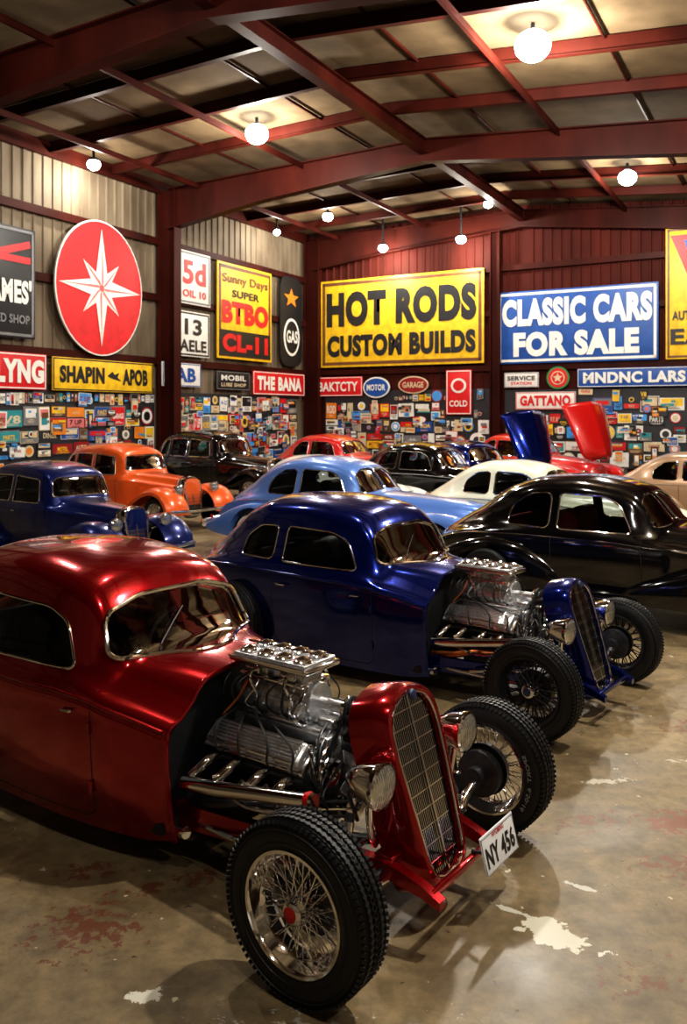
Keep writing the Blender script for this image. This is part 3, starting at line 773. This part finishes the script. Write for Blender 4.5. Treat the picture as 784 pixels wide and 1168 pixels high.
def floormat():
    m,nt,b=mk('stained_concrete'); N=nt.nodes.new; L=nt.links.new
    tc=N('ShaderNodeTexCoord')
    def noise(sc,det,rough=.6):
        n=N('ShaderNodeTexNoise'); n.inputs['Scale'].default_value=sc; n.inputs['Detail'].default_value=det; n.inputs['Roughness'].default_value=rough
        L(tc.outputs['Object'],n.inputs['Vector']); return n
    def ramp(src,p0,p1,c0,c1):
        r=N('ShaderNodeValToRGB'); r.color_ramp.elements[0].position=p0; r.color_ramp.elements[1].position=p1
        r.color_ramp.elements[0].color=c0; r.color_ramp.elements[1].color=c1; L(src,r.inputs['Fac']); return r
    def mix(a,bc,fac,ty='MIX'):
        x=N('ShaderNodeMix'); x.data_type='RGBA'; x.blend_type=ty
        if hasattr(fac,'links'): L(fac,x.inputs[0])
        else: x.inputs[0].default_value=fac
        L(a,x.inputs[6])
        if isinstance(bc,tuple): x.inputs[7].default_value=bc
        else: L(bc,x.inputs[7])
        return x.outputs[2]
    base=ramp(noise(.55,8).outputs['Fac'],.35,.68,(.14,.105,.06,1),(.33,.25,.14,1))
    fine=ramp(noise(9,10,.7).outputs['Fac'],.3,.7,(.52,.52,.51,1),(1.2,1.16,1.08,1))
    col=mix(base.outputs['Color'],fine.outputs['Color'],1.0,'MULTIPLY')
    st=ramp(noise(1.7,7,.7).outputs['Fac'],.49,.66,(0,0,0,1),(1,1,1,1))
    dk=N('ShaderNodeMath'); dk.operation='MULTIPLY'; L(st.outputs['Color'],dk.inputs[0]); dk.inputs[1].default_value=.65
    col=mix(col,(.07,.05,.03,1),dk.outputs[0])
    nz=noise(6,7,.65); nz2=noise(16,6,.7)
    def blob(cx,cy,rx,ry,ang,nn,amp,th,op=1):
        mp=N('ShaderNodeMapping'); mp.vector_type='TEXTURE'
        mp.inputs['Location'].default_value=(cx,cy,0); mp.inputs['Rotation'].default_value=(0,0,ang); mp.inputs['Scale'].default_value=(rx,ry,1)
        L(tc.outputs['Object'],mp.inputs[0])
        ln=N('ShaderNodeVectorMath'); ln.operation='LENGTH'; L(mp.outputs[0],ln.inputs[0])
        a=N('ShaderNodeMath'); a.operation='MULTIPLY_ADD'; L(nn.outputs['Fac'],a.inputs[0]); a.inputs[1].default_value=amp; L(ln.outputs['Value'],a.inputs[2])
        c=N('ShaderNodeMath'); c.operation='LESS_THAN'; L(a.outputs[0],c.inputs[0]); c.inputs[1].default_value=th
        d=N('ShaderNodeMath'); d.operation='MULTIPLY'; L(c.outputs[0],d.inputs[0]); d.inputs[1].default_value=op
        return d.outputs[0]
    RD=(.12,.035,.02,1)
    for args,c in (((-1.12,3.64,.26,.22,.2,nz2,6.5,3.75,.8),RD),((-.70,4.05,.18,.10,.2,nz2,6.0,3.4,.8),RD),((-1.25,4.1,.2,.1,.2,nz2,6.0,3.4,.8),RD),((-.9,3.95,.2,.12,.2,nz2,6.5,3.5,.8),RD),
                   ((.92,3.60,.22,.10,-.45,nz,3.2,2.35),(.55,.52,.42,1)),((-.77,3.22,.09,.06,.3,nz2,3.0,2.1),(.58,.55,.46,1)),((.75,3.78,.14,.03,-.6,nz,3.0,2.1),(.5,.48,.40,1)),
                   ((1.15,3.95,.12,.03,-.5,nz,3.0,2.2),(.45,.43,.36,1)),((1.9,4.6,.3,.14,.1,nz2,5.0,3.2,.8),(.2,.065,.035,1)),((1.6,5.1,.2,.05,.1,nz2,4.0,2.6),(.42,.38,.30,1)),((.3,2.9,.3,.2,.1,nz2,7.0,3.7),(.35,.31,.24,1)),
                   ((2.3,5.4,.3,.05,.0,nz2,4.0,2.5),(.42,.38,.30,1)),((1.7,4.15,.3,.2,.0,nz2,6.0,3.3,.8),(.17,.06,.03,1)),((-.2,3.05,.35,.12,.0,nz2,7.0,3.6),(.4,.37,.3,1)),
                   ((2.5,6.0,.4,.2,.0,nz2,6.0,3.2,.8),(.17,.06,.03,1)),((1.2,3.3,.3,.2,.0,nz2,6.5,3.3,.8),(.15,.06,.03,1)),((1.35,4.6,.35,.15,.3,nz2,6.5,3.5,.8),(.16,.06,.03,1))):
        col=mix(col,c,blob(*args))
    sp=ramp(noise(13,3,.5).outputs['Fac'],.71,.73,(0,0,0,1),(1,1,1,1)); col=mix(col,(.48,.42,.30,1),sp.outputs['Color'])
    sp2=ramp(noise(19,3,.5).outputs['Fac'],.27,.29,(1,1,1,1),(0,0,0,1)); col=mix(col,(.06,.03,.02,1),sp2.outputs['Color'])
    L(col,b.inputs['Base Color'])
    rr=ramp(noise(1.1,6).outputs['Fac'],.3,.7,(.28,.28,.28,1),(.6,.6,.6,1)); L(rr.outputs['Color'],b.inputs['Roughness'])
    b.inputs['Specular IOR Level'].default_value=.4
    bp=N('ShaderNodeBump'); bp.inputs['Strength'].default_value=.15; bp.inputs['Distance'].default_value=.01
    L(noise(22,8).outputs['Fac'],bp.inputs['Height']); L(bp.outputs['Normal'],b.inputs['Normal'])
    return m
M['floor']=floormat()
b=B(); cs=[W(-.2,-.2),W(LS+.2,-.2),W(LS+.2,LT+.2),W(-.2,LT+.2)]
b.poly([(x,y,0) for x,y in cs],'floor',thick=(0,0,-.2)); b.obj('floor')
def corr(name,pa,pb,z0,zf,k,nrm):
    pa=Vector(pa);pb=Vector(pb);L=(pb-pa).length;d=(pb-pa)/L;n=Vector(nrm)
    prof=[];u=0
    while u<L:
        for du,o in ((0,0),(.20,0),(.225,.035),(.275,.035)):
            if u+du<L: prof.append((u+du,o))
        u+=.30
    prof.append((L,0))
    b=B(); top=[];bot=[];
    for u,o in prof:
        p=pa+d*u+n*o; bot.append((p.x,p.y,z0)); top.append((p.x,p.y,zf(u)))
    b.loft([bot,top],k,closed=False)
    q=pa-n*.12; r=pb-n*.12
    b.add([(q.x,q.y,z0),(r.x,r.y,z0),(r.x,r.y,zf(L)),(q.x,q.y,zf(0))],[[0,1,2,3]],k,smooth=False)
    return b.obj(name,recalc=False,ang=20)
nb=(TL.x,TL.y); nl=(RB.x,RB.y)
corr('wall_back',W(0,0),W(RIDGE,0),0,lambda u:roofz(u),'wred',nb) 
corr('wall_back_right',W(RIDGE,0),W(LS,0),0,lambda u:roofz(RIDGE+u),'wred',nb)
corr('wall_left',W(0,0),W(0,LT),0,lambda u:EAVE,'wtan',nl)
corr('wall_right',W(LS,0),W(LS,LT),0,lambda u:roofz(LS),'wtan',(-RB.x,-RB.y))
corr('wall_front',W(0,LT),W(LS,LT),0,lambda u:roofz(LS)-.0,'wtan',(-TL.x,-TL.y))
b=B()
rings=[]
for s in (-.2,RIDGE,LS+.2):
    z=roofz(max(0,s))+.02
    rings.append([(*W(s,-.2),z),(*W(s,LT+.2),z),(*W(s,LT+.2),z+.12),(*W(s,-.2),z+.12)])
b.loft(rings,'roof',cap0=True,cap1=True); b.obj('ceiling',ang=5)
def P3(s,t,z): return Vector((*W(s,t),z))
def ibeam(b,stn,fw,ft,k,dirv):
    dv=Vector((dirv[0],dirv[1],0))
    def strip(zt,zb,hw):
        rings=[]
        for (s,t,z,d) in stn:
            p=P3(s,t,0); a=zt(z,d); c=zb(z,d)
            rings.append([p+dv*hw+Vector((0,0,a)),p-dv*hw+Vector((0,0,a)),p-dv*hw+Vector((0,0,c)),p+dv*hw+Vector((0,0,c))])
        b.loft(rings,k,cap0=True,cap1=True)
    strip(lambda z,d:z,lambda z,d:z-ft,fw/2)
    strip(lambda z,d:z-ft,lambda z,d:z-d+ft,.02)
    strip(lambda z,d:z-d+ft,lambda z,d:z-d,fw/2)
BAY=8.15; tl=(TL.x,TL.y)
for i in range(0,5):
    t=i*BAY if i else .25
    b=B()
    ibeam(b,[(.45,t,roofz(0)-.22,1.15),(3.5,t,roofz(3.5)-.22,.82),(RIDGE,t,roofz(RIDGE)-.22,.55),(RIDGE+.01,t,roofz(RIDGE)-.22,.55),(15,t,roofz(15)-.22,.75),(LS-.5,t,roofz(LS)-.22,1.1)],.28,.03,'beam',tl)
    b.obj('roof_rafter',ang=20)
def column(s,t,top,w=.55):
    b=B(); p=W(s,t); o=.0
    for o in (-w/2,w/2): b.box((o,0,top/2),(.03,.30,top),'beam')
    b.box((0,0,top/2),(w,.025,top),'beam')
    b.box((0,0,.02),(w+.15,.4,.04),'beam')
    ob=b.obj('steel_column',ang=20); ob.location=(p[0],p[1],0); ob.rotation_euler=(0,0,math.atan2(RB.y,RB.x))
for i in range(0,5): column(.42,i*BAY if i else .25,roofz(0)-.25,.6)
for s in (7.4,13.5,19): column(s,.25,roofz(s)-.8,.30)
for i in range(1,5): column(LS-.45,i*BAY,roofz(LS)-.25,.6)
b=B()
t=1.9
while t<LT:
    if min(abs(t-i*BAY) for i in range(5))>.5:
        ibeam(b,[(.15,t,roofz(0)+.0,.24),(RIDGE,t,roofz(RIDGE)+.0,.24),(LS-.2,t,roofz(LS)+.0,.24)],.12,.015,'beam',tl)
    t+=2.05
b.obj('roof_purlins',ang=20)
b=B()
for s in (1.5,3.2,4.9,6.6,RIDGE,9.9,11.5,13.3,15.2,17.0,19,21.5):
    big=s==RIDGE; d=.34 if big else (.13 if s in (1.5,4.9,11.5,15.2,19) else .05)
    w_=.22 if big else (.06 if d>.1 else .03)
    ibeam(b,[(s,.3,roofz(s)-(.24 if d>.1 else 0),d),(s,LT-.2,roofz(s)-(.24 if d>.1 else 0),d)],w_,.012 if d<.1 else .02,'beam',nl)
b.obj('roof_struts',ang=20)
b=B()
dv=Vector((RB.x,RB.y,0)); tv=Vector((TL.x,TL.y,0)); RM=Matrix(((dv.x,tv.x,0,0),(dv.y,tv.y,0,0),(0,0,1,0),(0,0,0,1)))
for z in (3.75,5.55,7.15,EAVE-.15):
    b.box(P3(.10,LT/2,z),(.12,LT-.4,.2 if z<8 else .34),'beam',R=RM)
b.obj('trim_left_girts',ang=20)
b=B()
for z in (3.75,5.55,7.0): b.box(P3(LS/2,.10,z),(LS-.6,.12,.18),'beam',R=RM)
b.obj('trim_back_girts',ang=20)

# ------------------------------------------------------------ signs
def c_(name,col,rough=.45,noise=.18,ns=4): return mat(name,col,rough,noise=noise,nscale=ns)
S={'yellow':c_('sign_yellow',(.93,.56,.02),noise=.25),'ink':c_('sign_black',(.012,.012,.014),.45),'blue':c_('sign_blue',(.012,.085,.36)),
   'white':c_('sign_white',(.82,.81,.76),noise=.1),'red':c_('sign_red',(.66,.012,.016)),'dred':c_('sign_dark_red',(.3,.012,.015)),'orange':c_('sign_orange',(.8,.25,.02)),
   'green':c_('sign_green',(.03,.25,.07)),'lblue':c_('sign_light_blue',(.07,.33,.75)),'brown':c_('rusty_edge',(.16,.06,.02)),'teal':c_('sign_teal',(.03,.30,.34)),
   'cream':c_('sign_cream',(.68,.56,.36)),'pink':c_('sign_pink',(.72,.2,.2)),'grey':c_('sign_grey',(.2,.2,.21)),'dk':c_('sign_charcoal',(.03,.03,.035))}
def wall_k(px): return (px-392)/950
def lw(px):
    k=wall_k(px); t=(C0.x-D*k)/( -TL.x + TL.y*k); p=C0+TL*t
    return t,p.y
def bwp(px):
    k=wall_k(px); s=(k*D-C0.x)/(RB.x-RB.y*k); p=C0+RB*s
    return s,p.y
SR=[]
class Sign:
    def __init__(s,name,wall,x0,y0,x1,y1,board='white',border=None,off=.22,shape='rect'):
        if wall=='L':
            a,ya=lw(x0); c,yc=lw(x1); mid=(a+c)/2; s.w=abs(a-c); P=C0+TL*mid+RB*off; rz=math.atan2(-TL.y,-TL.x)
        else:
            a,ya=bwp(x0); c,yc=bwp(x1); mid=(a+c)/2; s.w=abs(a-c); P=C0+RB*mid+TL*off; rz=math.atan2(RB.y,RB.x)
        s.h=(y1-y0)*P.y/950; zc=2.25+P.y*(472-(y0+y1)/2)/950
        SR.append((wall,mid-s.w/2,mid+s.w/2,zc-s.h/2,zc+s.h/2))
        s.root=empty(name,(P.x,P.y,zc),rz); s.b=B(); s.y=-.03
        w,h=s.w/2,s.h/2
        if shape=='rect': s.b.box((0,0,0),(s.w,.05,s.h),S[board],bev=.008)
        elif shape=='oval': s.b.poly([(w*math.cos(a),.02,h*math.sin(a)) for a in [2*math.pi*i/48 for i in range(48)]],S[board],thick=(0,-.05,0))
        else: s.b.poly([(p.x,.02,p.y) for p in rpoly([(-w,-h),(w,-h),(w,h),(-w,h)],w*.7)],S[board],thick=(0,-.05,0))
        s.b.box((0,.045,0),(s.w*.5,.05,.06),S['dk'])
        if border:
            bw=min(s.w,s.h)*.035
            if shape=='rect':
                for zz in (-h+bw*1.2,h-bw*1.2): s.b.box((0,-.028,zz),(s.w-bw*1.4,.01,bw),S[border])
                for xx in (-w+bw*1.2,w-bw*1.2): s.b.box((xx,-.028,0),(bw,.01,s.h-bw*1.4),S[border])
    def rect(s,u0,v0,u1,v1,k):
        s.b.box(((u0+u1)/2*s.w-s.w/2,s.y,(v0+v1)/2*s.h-s.h/2),((u1-u0)*s.w,.012,(v1-v0)*s.h),S[k]); s.y-=.004
    def poly(s,pts,k):
        s.b.poly([(p[0]*s.w/2,s.y,p[1]*s.h/2) for p in pts],S[k],thick=(0,-.008,0)); s.y-=.009
    def text(s,t,u,v,w,h,k,bold=.03):
        me=textmesh(t,w*s.w,h*s.h,bold,S[k]); o=bpy.data.objects.new('lettering',me); link(o,s.root)
        o.location=((u-.5)*s.w,min(-.030,s.y-.010),(v-.5)*s.h); o.rotation_euler=(math.pi/2,0,0)
        return s
    def done(s): s.b.obj('board',s.root,ang=25)
def ell(r1,r2,n=40): return [(r1*math.cos(2*math.pi*i/n),r2*math.sin(2*math.pi*i/n)) for i in range(n)]
def star(n,ro,ri,rot=90):
    return [((ro if i%2==0 else ri)*math.cos((rot+i*180/n)*D2R),(ro if i%2==0 else ri)*math.sin((rot+i*180/n)*D2R)) for i in range(2*n)]
s=Sign('hot_rods_sign','B',370,314,555,417,'yellow','brown'); s.text('HOT RODS',.5,.66,.92,.40,'ink',.065); s.text('CUSTOM BUILDS',.5,.24,.91,.25,'ink',.06); s.done()
s=Sign('classic_cars_sign','B',570,328,753,413,'blue','white'); s.text('CLASSIC CARS',.5,.70,.93,.38,'white',.06); s.text('FOR SALE',.5,.26,.78,.34,'white',.06); s.done()
s=Sign('triangle_logo_sign','B',761,257,838,409,'yellow','brown'); s.poly([(-.85,.88),(.85,.88),(0,-.15)],'red'); s.poly([(-.45,.80),(.45,.80),(0,.1)],'blue'); s.text('EAU',.5,.17,.85,.12,'ink'); s.text('AUTO PARTS',.5,.33,.8,.07,'ink'); s.done()
s=Sign('battery_sign','B',363,430,417,452,'red','white'); s.text('BAKTCTY',.5,.5,.82,.5,'white'); s.done()
s=Sign('oval_sign','B',418,430,448,454,'white',shape='oval'); s.poly(ell(.90,.86),'blue'); s.text('MOTOR',.5,.5,.7,.3,'white'); s.done()
s=Sign('oval_sign','B',458,429,492,449,'cream',shape='oval'); s.poly(ell(.92,.86),'dred'); s.text('GARAGE',.5,.5,.7,.34,'cream'); s.done()
s=Sign('red_poster_sign','B',512,422,541,473,'red','white'); s.poly([(p[0],p[1]*.55+.3) for p in ell(.6,.6)],'white'); s.poly([(p[0],p[1]*.55+.3) for p in ell(.42,.42)],'red'); s.text('COLD',.5,.25,.7,.14,'white'); s.done()
s=Sign('enamel_sign','B',578,425,617,442,'white','grey'); s.text('SERVICE',.5,.62,.8,.3,'ink'); s.text('STATION',.5,.28,.6,.2,'red'); s.done()
s=Sign('round_sign','B',626,418,652,444,'green',shape='oval'); s.poly(ell(.85,.85),'red'); s.poly(ell(.6,.6),'cream'); s.poly(ell(.5,.5),'red'); s.poly(star(5,.45,.2),'cream'); s.done()
s=Sign('banner_sign','B',661,419,800,441,'blue','white'); s.text('MNDNC LARS',.47,.5,.84,.6,'white',.05); s.done()
s=Sign('gattano_sign','B',591,447,659,467,'white','red'); s.text('GATTANO',.5,.5,.84,.6,'red',.05); s.done()
s=Sign('script_sign','L',-45,255,32,384,'ink','grey'); s.rect(.30,.68,.92,.74,'red'); s.poly([(-.2,.55),(.8,.78),(.84,.66),(-.15,.42)],'red'); s.text("GAMES'",.53,.42,.80,.22,'white',.05); s.text('SPEED SHOP',.55,.17,.7,.08,'grey'); s.done()
s=Sign('star_emblem_sign','L',53,252,153,406,'white',shape='oval',off=.26); s.poly(ell(.975,.98),'red')
s.poly([(a*.97,b_*.90) for a,b_ in star(4,.60,.17,45)],'white'); s.poly([(a,b_*.93) for a,b_ in star(4,.93,.20)],'white')
for i in range(8):
    a=i*45; R=.90 if i%2==0 else .56; rr=.21 
    p=(R*math.cos((a+90)*D2R),R*.93*math.sin((a+90)*D2R)); q=(rr*.9*math.cos((a+90-22)*D2R),rr*.9*math.sin((a+90-22)*D2R))
    s.b.poly([(v[0]*s.w/2,-.062,v[1]*s.h/2) for v in ((0,0),p,(q[0]*.55,q[1]*.55))],S['pink'],thick=(0,-.004,0))
s.poly(ell(.05,.05,16),'red'); s.done()
s=Sign('red_letter_sign','L',-25,402,45,444,'red','white'); s.text('LYNG',.55,.5,.8,.66,'white',.06); s.done()
s=Sign('shaping_sign','L',52,411,167,447,'yellow','ink'); s.text('SHAPIN',.27,.5,.42,.52,'ink',.05); s.text('APOB',.80,.5,.27,.54,'ink',.05); s.poly([(.02,0),(.12,.3),(.16,.1),(.26,.25),(.22,-.05),(.3,-.3),(.12,-.15)],'ink'); s.done()
s=Sign('price_sign','L',195,288,233,348,'white','grey'); s.text('5d',.5,.6,.7,.45,'red',.03); s.text('OIL 10',.5,.2,.7,.14,'red'); s.done()
s=Sign('number_sign','L',193,356,232,407,'white','ink'); s.text('13',.5,.66,.5,.36,'ink'); s.text('AELE',.5,.24,.78,.26,'ink'); s.done()
s=Sign('tall_yellow_sign','L',241,305,303,411,'yellow','brown'); s.rect(.03,.03,.97,.30,'ink'); s.text('CL-11',.5,.17,.84,.19,'red',.06); s.text('BTBO',.5,.49,.86,.24,'red',.06); s.text('Sunny Days',.5,.83,.84,.12,'brown'); s.text('SUPER',.5,.69,.5,.08,'ink'); s.done()
s=Sign('black_pill_sign','L',313,316,338,418,'ink',shape='pill'); s.poly([(a*.7,b_*.22+.52) for a,b_ in star(5,1,.42)],'orange'); s.poly([(a,b_*.42-.35) for a,b_ in ell(.72,1)],'white'); s.poly([(a,b_*.36-.35) for a,b_ in ell(.58,1)],'ink'); s.text('GAS',.5,.33,.5,.14,'white'); s.done()
s=Sign('enamel_sign','L',178,414,222,441,'white','blue'); s.text('LAB',.5,.5,.7,.6,'blue',.04); s.done()
s=Sign('black_plate_sign','L',240,424,278,445,'ink','grey'); s.text('MOBIL',.5,.65,.75,.3,'white'); s.text('LUBE SHOP',.5,.28,.75,.2,'cream'); s.done()
s=Sign('red_letter_sign','L',282,425,341,451,'red','white'); s.text('THE BANA',.5,.5,.86,.6,'white',.055); s.done()
WORDS=['OIL','GAS','V8','TYRES','RT 66','STOP','SODA','PARTS','ROD','4-12','PUMP','LUBE','SPEED','GARAGE','COLA','99','MOTEL','AUTO','7 UP','FAST','DINER','BRAKES']
WM={w_:textmesh(w_,1,1,.03,S['ink']) for w_ in WORDS}
def memorabilia(name,wall,u0,u1,z0,z1,seed):
    b=B(); R=random.Random(seed); mid=(u0+u1)/2
    keys=['white','white','cream','cream','red','red','blue','teal','yellow','dk','ink','grey','orange','pink','lblue','dred','white','cream','lblue','brown','grey','ink']
    light=['white','cream','yellow','lblue','pink']
    if wall=='L': p=C0+TL*mid+RB*.12; ang=math.atan2(-TL.y,-TL.x); sg=-1
    else: p=C0+RB*mid+TL*.12; ang=math.atan2(RB.y,RB.x); sg=1
    rects=[r for r in SR if r[0]==wall]
    def free(uc,zc,w,h):
        return not any(abs(uc-(r[1]+r[2])/2)<(w+r[2]-r[1])/2+.01 and abs(zc-(r[3]+r[4])/2)<(h+r[4]-r[3])/2+.01 for r in rects)
    def tile(uc,zc,w,h,y,rot=0):
        T=Matrix.Translation(((uc-mid)*sg,y,zc))@Matrix.Rotation(rot,4,'Y')
        kind=R.random()
        if kind<.12:
            r_=min(w,h)/2; c1,c2,c3=R.choice(keys),R.choice(light),R.choice(keys)
            for q,(f_,c_k) in enumerate(((1,c1),(.82,c2),(.5,c3))):
                b.poly([(r_*f_*math.cos(a),-.01-.004*q,r_*f_*math.sin(a)) for a in [2*math.pi*i/20 for i in range(20)]],S[c_k],T=T,thick=(0,.012,0))
            return
        fr=R.choice(['dk','ink','white','brown','grey','cream','dk','white']); bg=R.choice(keys)
        fb=R.choice([.012,.02,.035,.0])
        b.box((0,0,0),(w,.03,h),S[fr],T=T)
        iw,ih=w-fb*2,h-fb*2; b.box((0,-.014,0),(iw,.008,ih),S[bg],T=T)
        if kind<.42:
            tm=WM[R.choice(WORDS)]; fg=R.choice(['ink','red','blue','dred']) if bg in light else R.choice(['white','yellow','cream'])
            th=ih*R.uniform(.25,.55); tw=min(iw*.85,th*3.2); zc2=R.uniform(-.2,.25)*(ih-th)
            b.add([(v.co.x*tw,-.020,v.co.y*th+zc2) for v in tm.vertices],[list(q.vertices) for q in tm.polygons],S[fg],T,False)
            for q in range(R.randint(0,3)):
                sw=iw*R.uniform(.3,.8); b.box((0,-.019,-ih*.32-q*ih*.07),(sw,.002,ih*.03),S[fg],T=T)
            return
        if kind<.75:
            pk_=R.choice(keys); ph=ih*R.uniform(.45,.65); b.box((0,-.018,ih*.45-ph/2),(iw*.86,.004,ph),S[pk_],T=T)
            for q in range(R.randint(1,3)):
                sw=iw*R.uniform(.15,.6); sh=ph*R.uniform(.15,.5)
                b.box((R.uniform(-1,1)*(iw*.86-sw)/2,-.021-.002*q,ih*.45-ph/2+R.uniform(-1,1)*(ph-sh)/2),(sw,.003,sh),S[R.choice(keys)],T=T)
            for q in range(3): b.box((R.uniform(-.05,.05)*iw,-.019,-ih*.22-q*ih*.09),(iw*R.uniform(.3,.75),.002,ih*.035),S['ink' if bg in light else 'cream'],T=T)
            return
        for q in range(R.randint(2,5)):
            sw=iw*R.uniform(.15,.85); sh=ih*R.uniform(.05,.35); cx=R.uniform(-1,1)*(iw-sw)/2; cz=R.uniform(-1,1)*(ih-sh)/2
            b.box((cx,-.018-.003*q,cz),(sw,.004,sh),S[R.choice(keys)],T=T)
    z=z0
    while z<z1-.15:
        rh=R.uniform(.30,.62); u=u0+.05
        while u<u1-.3:
            w=R.uniform(.22,.72); w=min(w,u1-u-.02); h=min(rh*R.uniform(.75,1.05),z1-z+.1); uc=u+w/2; zc=z+rh/2+R.uniform(-.04,.04)
            if h>.35 and R.random()<.35:
                for hh in (-1,1):
                    if free(uc,zc+hh*h/4,w,h/2): tile(uc,zc+hh*h/4,w-.02,h/2-.015,0)
            elif free(uc,zc,w,h) and R.random()<.95: tile(uc,zc,w-.015,h,0,R.uniform(-.03,.03))
            elif not free(uc,zc,w,h):
                for q in range(3):
                    w2=w/3; u2=u+w2*(q+.5); h2=h*.5
                    if free(u2,zc-h*.2,w2,h2): tile(u2,zc-h*.2,w2-.01,h2,0)
            u+=w
        z+=rh
    for i in range(int((u1-u0)*9)):
        w=R.uniform(.16,.45); h=R.uniform(.14,.4); uc=R.uniform(u0+.25,u1-.25); zc=R.uniform(z0,z1-.05)
        if free(uc,zc,w+.02,h+.02): tile(uc,zc,w,h,-.035,R.uniform(-.06,.06))
    b.box((0,.03,(z0+z1)/2),(u1-u0,.02,z1-z0+.05),S['dk'])
    o=b.obj(name,ang=20); o.location=(p.x,p.y,0); o.rotation_euler=(0,0,ang)
memorabilia('framed_memorabilia','L',.85,BAY-.25,.6,2.85,5)
memorabilia('framed_memorabilia','L',BAY+.25,2*BAY-.25,.6,2.95,6)
memorabilia('framed_memorabilia','B',.85,7.15,.6,3.05,9)
memorabilia('framed_memorabilia','B',7.65,13.2,.6,3.0,11)

# ------------------------------------------------------------ lamps
def high_bay(x,y,z,power,r=.24,top=None):
    e=empty('high_bay_lamp',(x,y,z))
    b=B()
    b.lathe([(r*.62,.02),(r*.66,.05),(r*.58,.09),(r*.35,.11),(0,.11)],'iron',seg=28)
    if top: b.cyl((0,0,.10),(0,0,top-z),.035,'iron',10)
    b.obj('reflector',e)
    b=B(); b.sphere((0,0,-.06),r*.82,'lamp',sc=(1,1,.85),seg=28); b.obj('bulb',e)
    l=bpy.data.lights.new('lamp_light','POINT'); l.energy=power; l.shadow_soft_size=r*.45; l.color=(1,.94,.83)
    o=bpy.data.objects.new('lamp_light',l); link(o,e); o.location=(0,0,-.12-r*1.4)
def st_of(x,y):
    v=Vector((x,y))-C0; return v.dot(RB),v.dot(TL)
PW=.45
for px,py,pw,r in ((608,48,2500,.36),(293,150,1600,.32),(107,185,380,.2),(716,200,1200,.28),(374,245,480,.2),(316,263,220,.14),(437,281,520,.2),(526,271,520,.2),(557,231,400,.16)):
    drop=.30; z=EAVE-drop
    while drop<4:
        for it in range(6):
            Y=(z-2.25)*950/(472-py); X=(px-392)/950*Y; s_,t_=st_of(X,Y); z=roofz(max(0,s_))-drop
        if t_>.8 and s_>.8 and abs(t_-BAY)>.35: break
        drop+=.08
    high_bay(X,Y,z,pw*PW,r,roofz(s_)+.0)
for X,Y,pw in ((-1.2,7.0,800),(3.6,4.8,2900),(-.6,1.2,500),(-5.6,11,420),(7.4,10.5,1100),(4.0,-1.0,650)):
    s_,t_=st_of(X,Y); z=roofz(s_)-.6; high_bay(X,Y,z,pw*PW,.26,roofz(s_)+.0)

# ------------------------------------------------------------ vehicles
W1=wire_wheel('wire_wheel','chrome','chrome',letters=True)
W2=wire_wheel('black_wire_wheel','iron','chrome',emb='emb',spoke=.0045,rimk='iron')
def rz(F): return math.atan2(F[1],F[0])
hot_rod('hot_rod_car',(.32,3.87,0),rz((.806,-.592)),'red',W1,'seat','chrome',plate=True)
hot_rod('hot_rod_car',(1.81,6.37,0),rz((.775,-.632)),'blue',W2,'seat','chrome',zs=1.03,lower='rust')
F0=(.79,-.61)
fendered('vintage_coupe','fat',(3.01,9.76),F0,'black',1.0,'seatred')
fendered('vintage_coupe','fat',(-.1,13.4),(.84,-.54),'ltblue',1.02,'seat','w')
fendered('vintage_coupe','fat',(3.07,14.2),F0,'cream',.95)
fendered('vintage_sedan','sed',(-4.67,17.6),F0,'orange',1.0,'seat','a')
fendered('vintage_sedan','sed',(-4.5,12.9),F0,'navy',.93)
fendered('vintage_sedan','sed',(-3.5,22.2),F0,'black',1.12)
fendered('vintage_coupe','fat',(1.9,19.4),F0,'black',1.03)
fendered('vintage_coupe','fat',(-.55,18.2),F0,'white',.88)
fendered('vintage_coupe','fat',(-.3,24.2),F0,'redb',1.08)
fendered('vintage_coupe','fat',(3.3,22.1),(.5,-.87),'blue',1.0,lid=True)
fendered('vintage_coupe','fat',(5.2,24.2),(.5,-.87),'redb',1.1,lid=True)
fendered('vintage_coupe','fat',(7.3,16.9),F0,'tan',.96)

# ------------------------------------------------------------ world & camera
w=bpy.data.worlds.new('world'); bpy.context.scene.world=w; w.use_nodes=True
w.node_tree.nodes['Background'].inputs[0].default_value=(.9,.85,.75,1); w.node_tree.nodes['Background'].inputs[1].default_value=.02
cam=bpy.data.cameras.new('camera'); co=bpy.data.objects.new('camera',cam); link(co)
co.location=(0,0,2.25); co.rotation_euler=(math.pi/2,0,0)
cam.sensor_fit='VERTICAL'; cam.sensor_height=36; cam.lens=36*950/1168; cam.shift_y=-112/1168
cam.clip_start=.05; cam.clip_end=200
cam.dof.use_dof=True; cam.dof.focus_distance=4.6; cam.dof.aperture_fstop=4.0
bpy.context.scene.camera=co
vs=bpy.context.scene.view_settings
vs.view_transform='Standard'
for lk in ('Medium High Contrast','Standard - Medium High Contrast'):
    try: vs.look=lk; print('LOOK',lk); break
    except Exception as e: print(e)
vs.exposure=.12
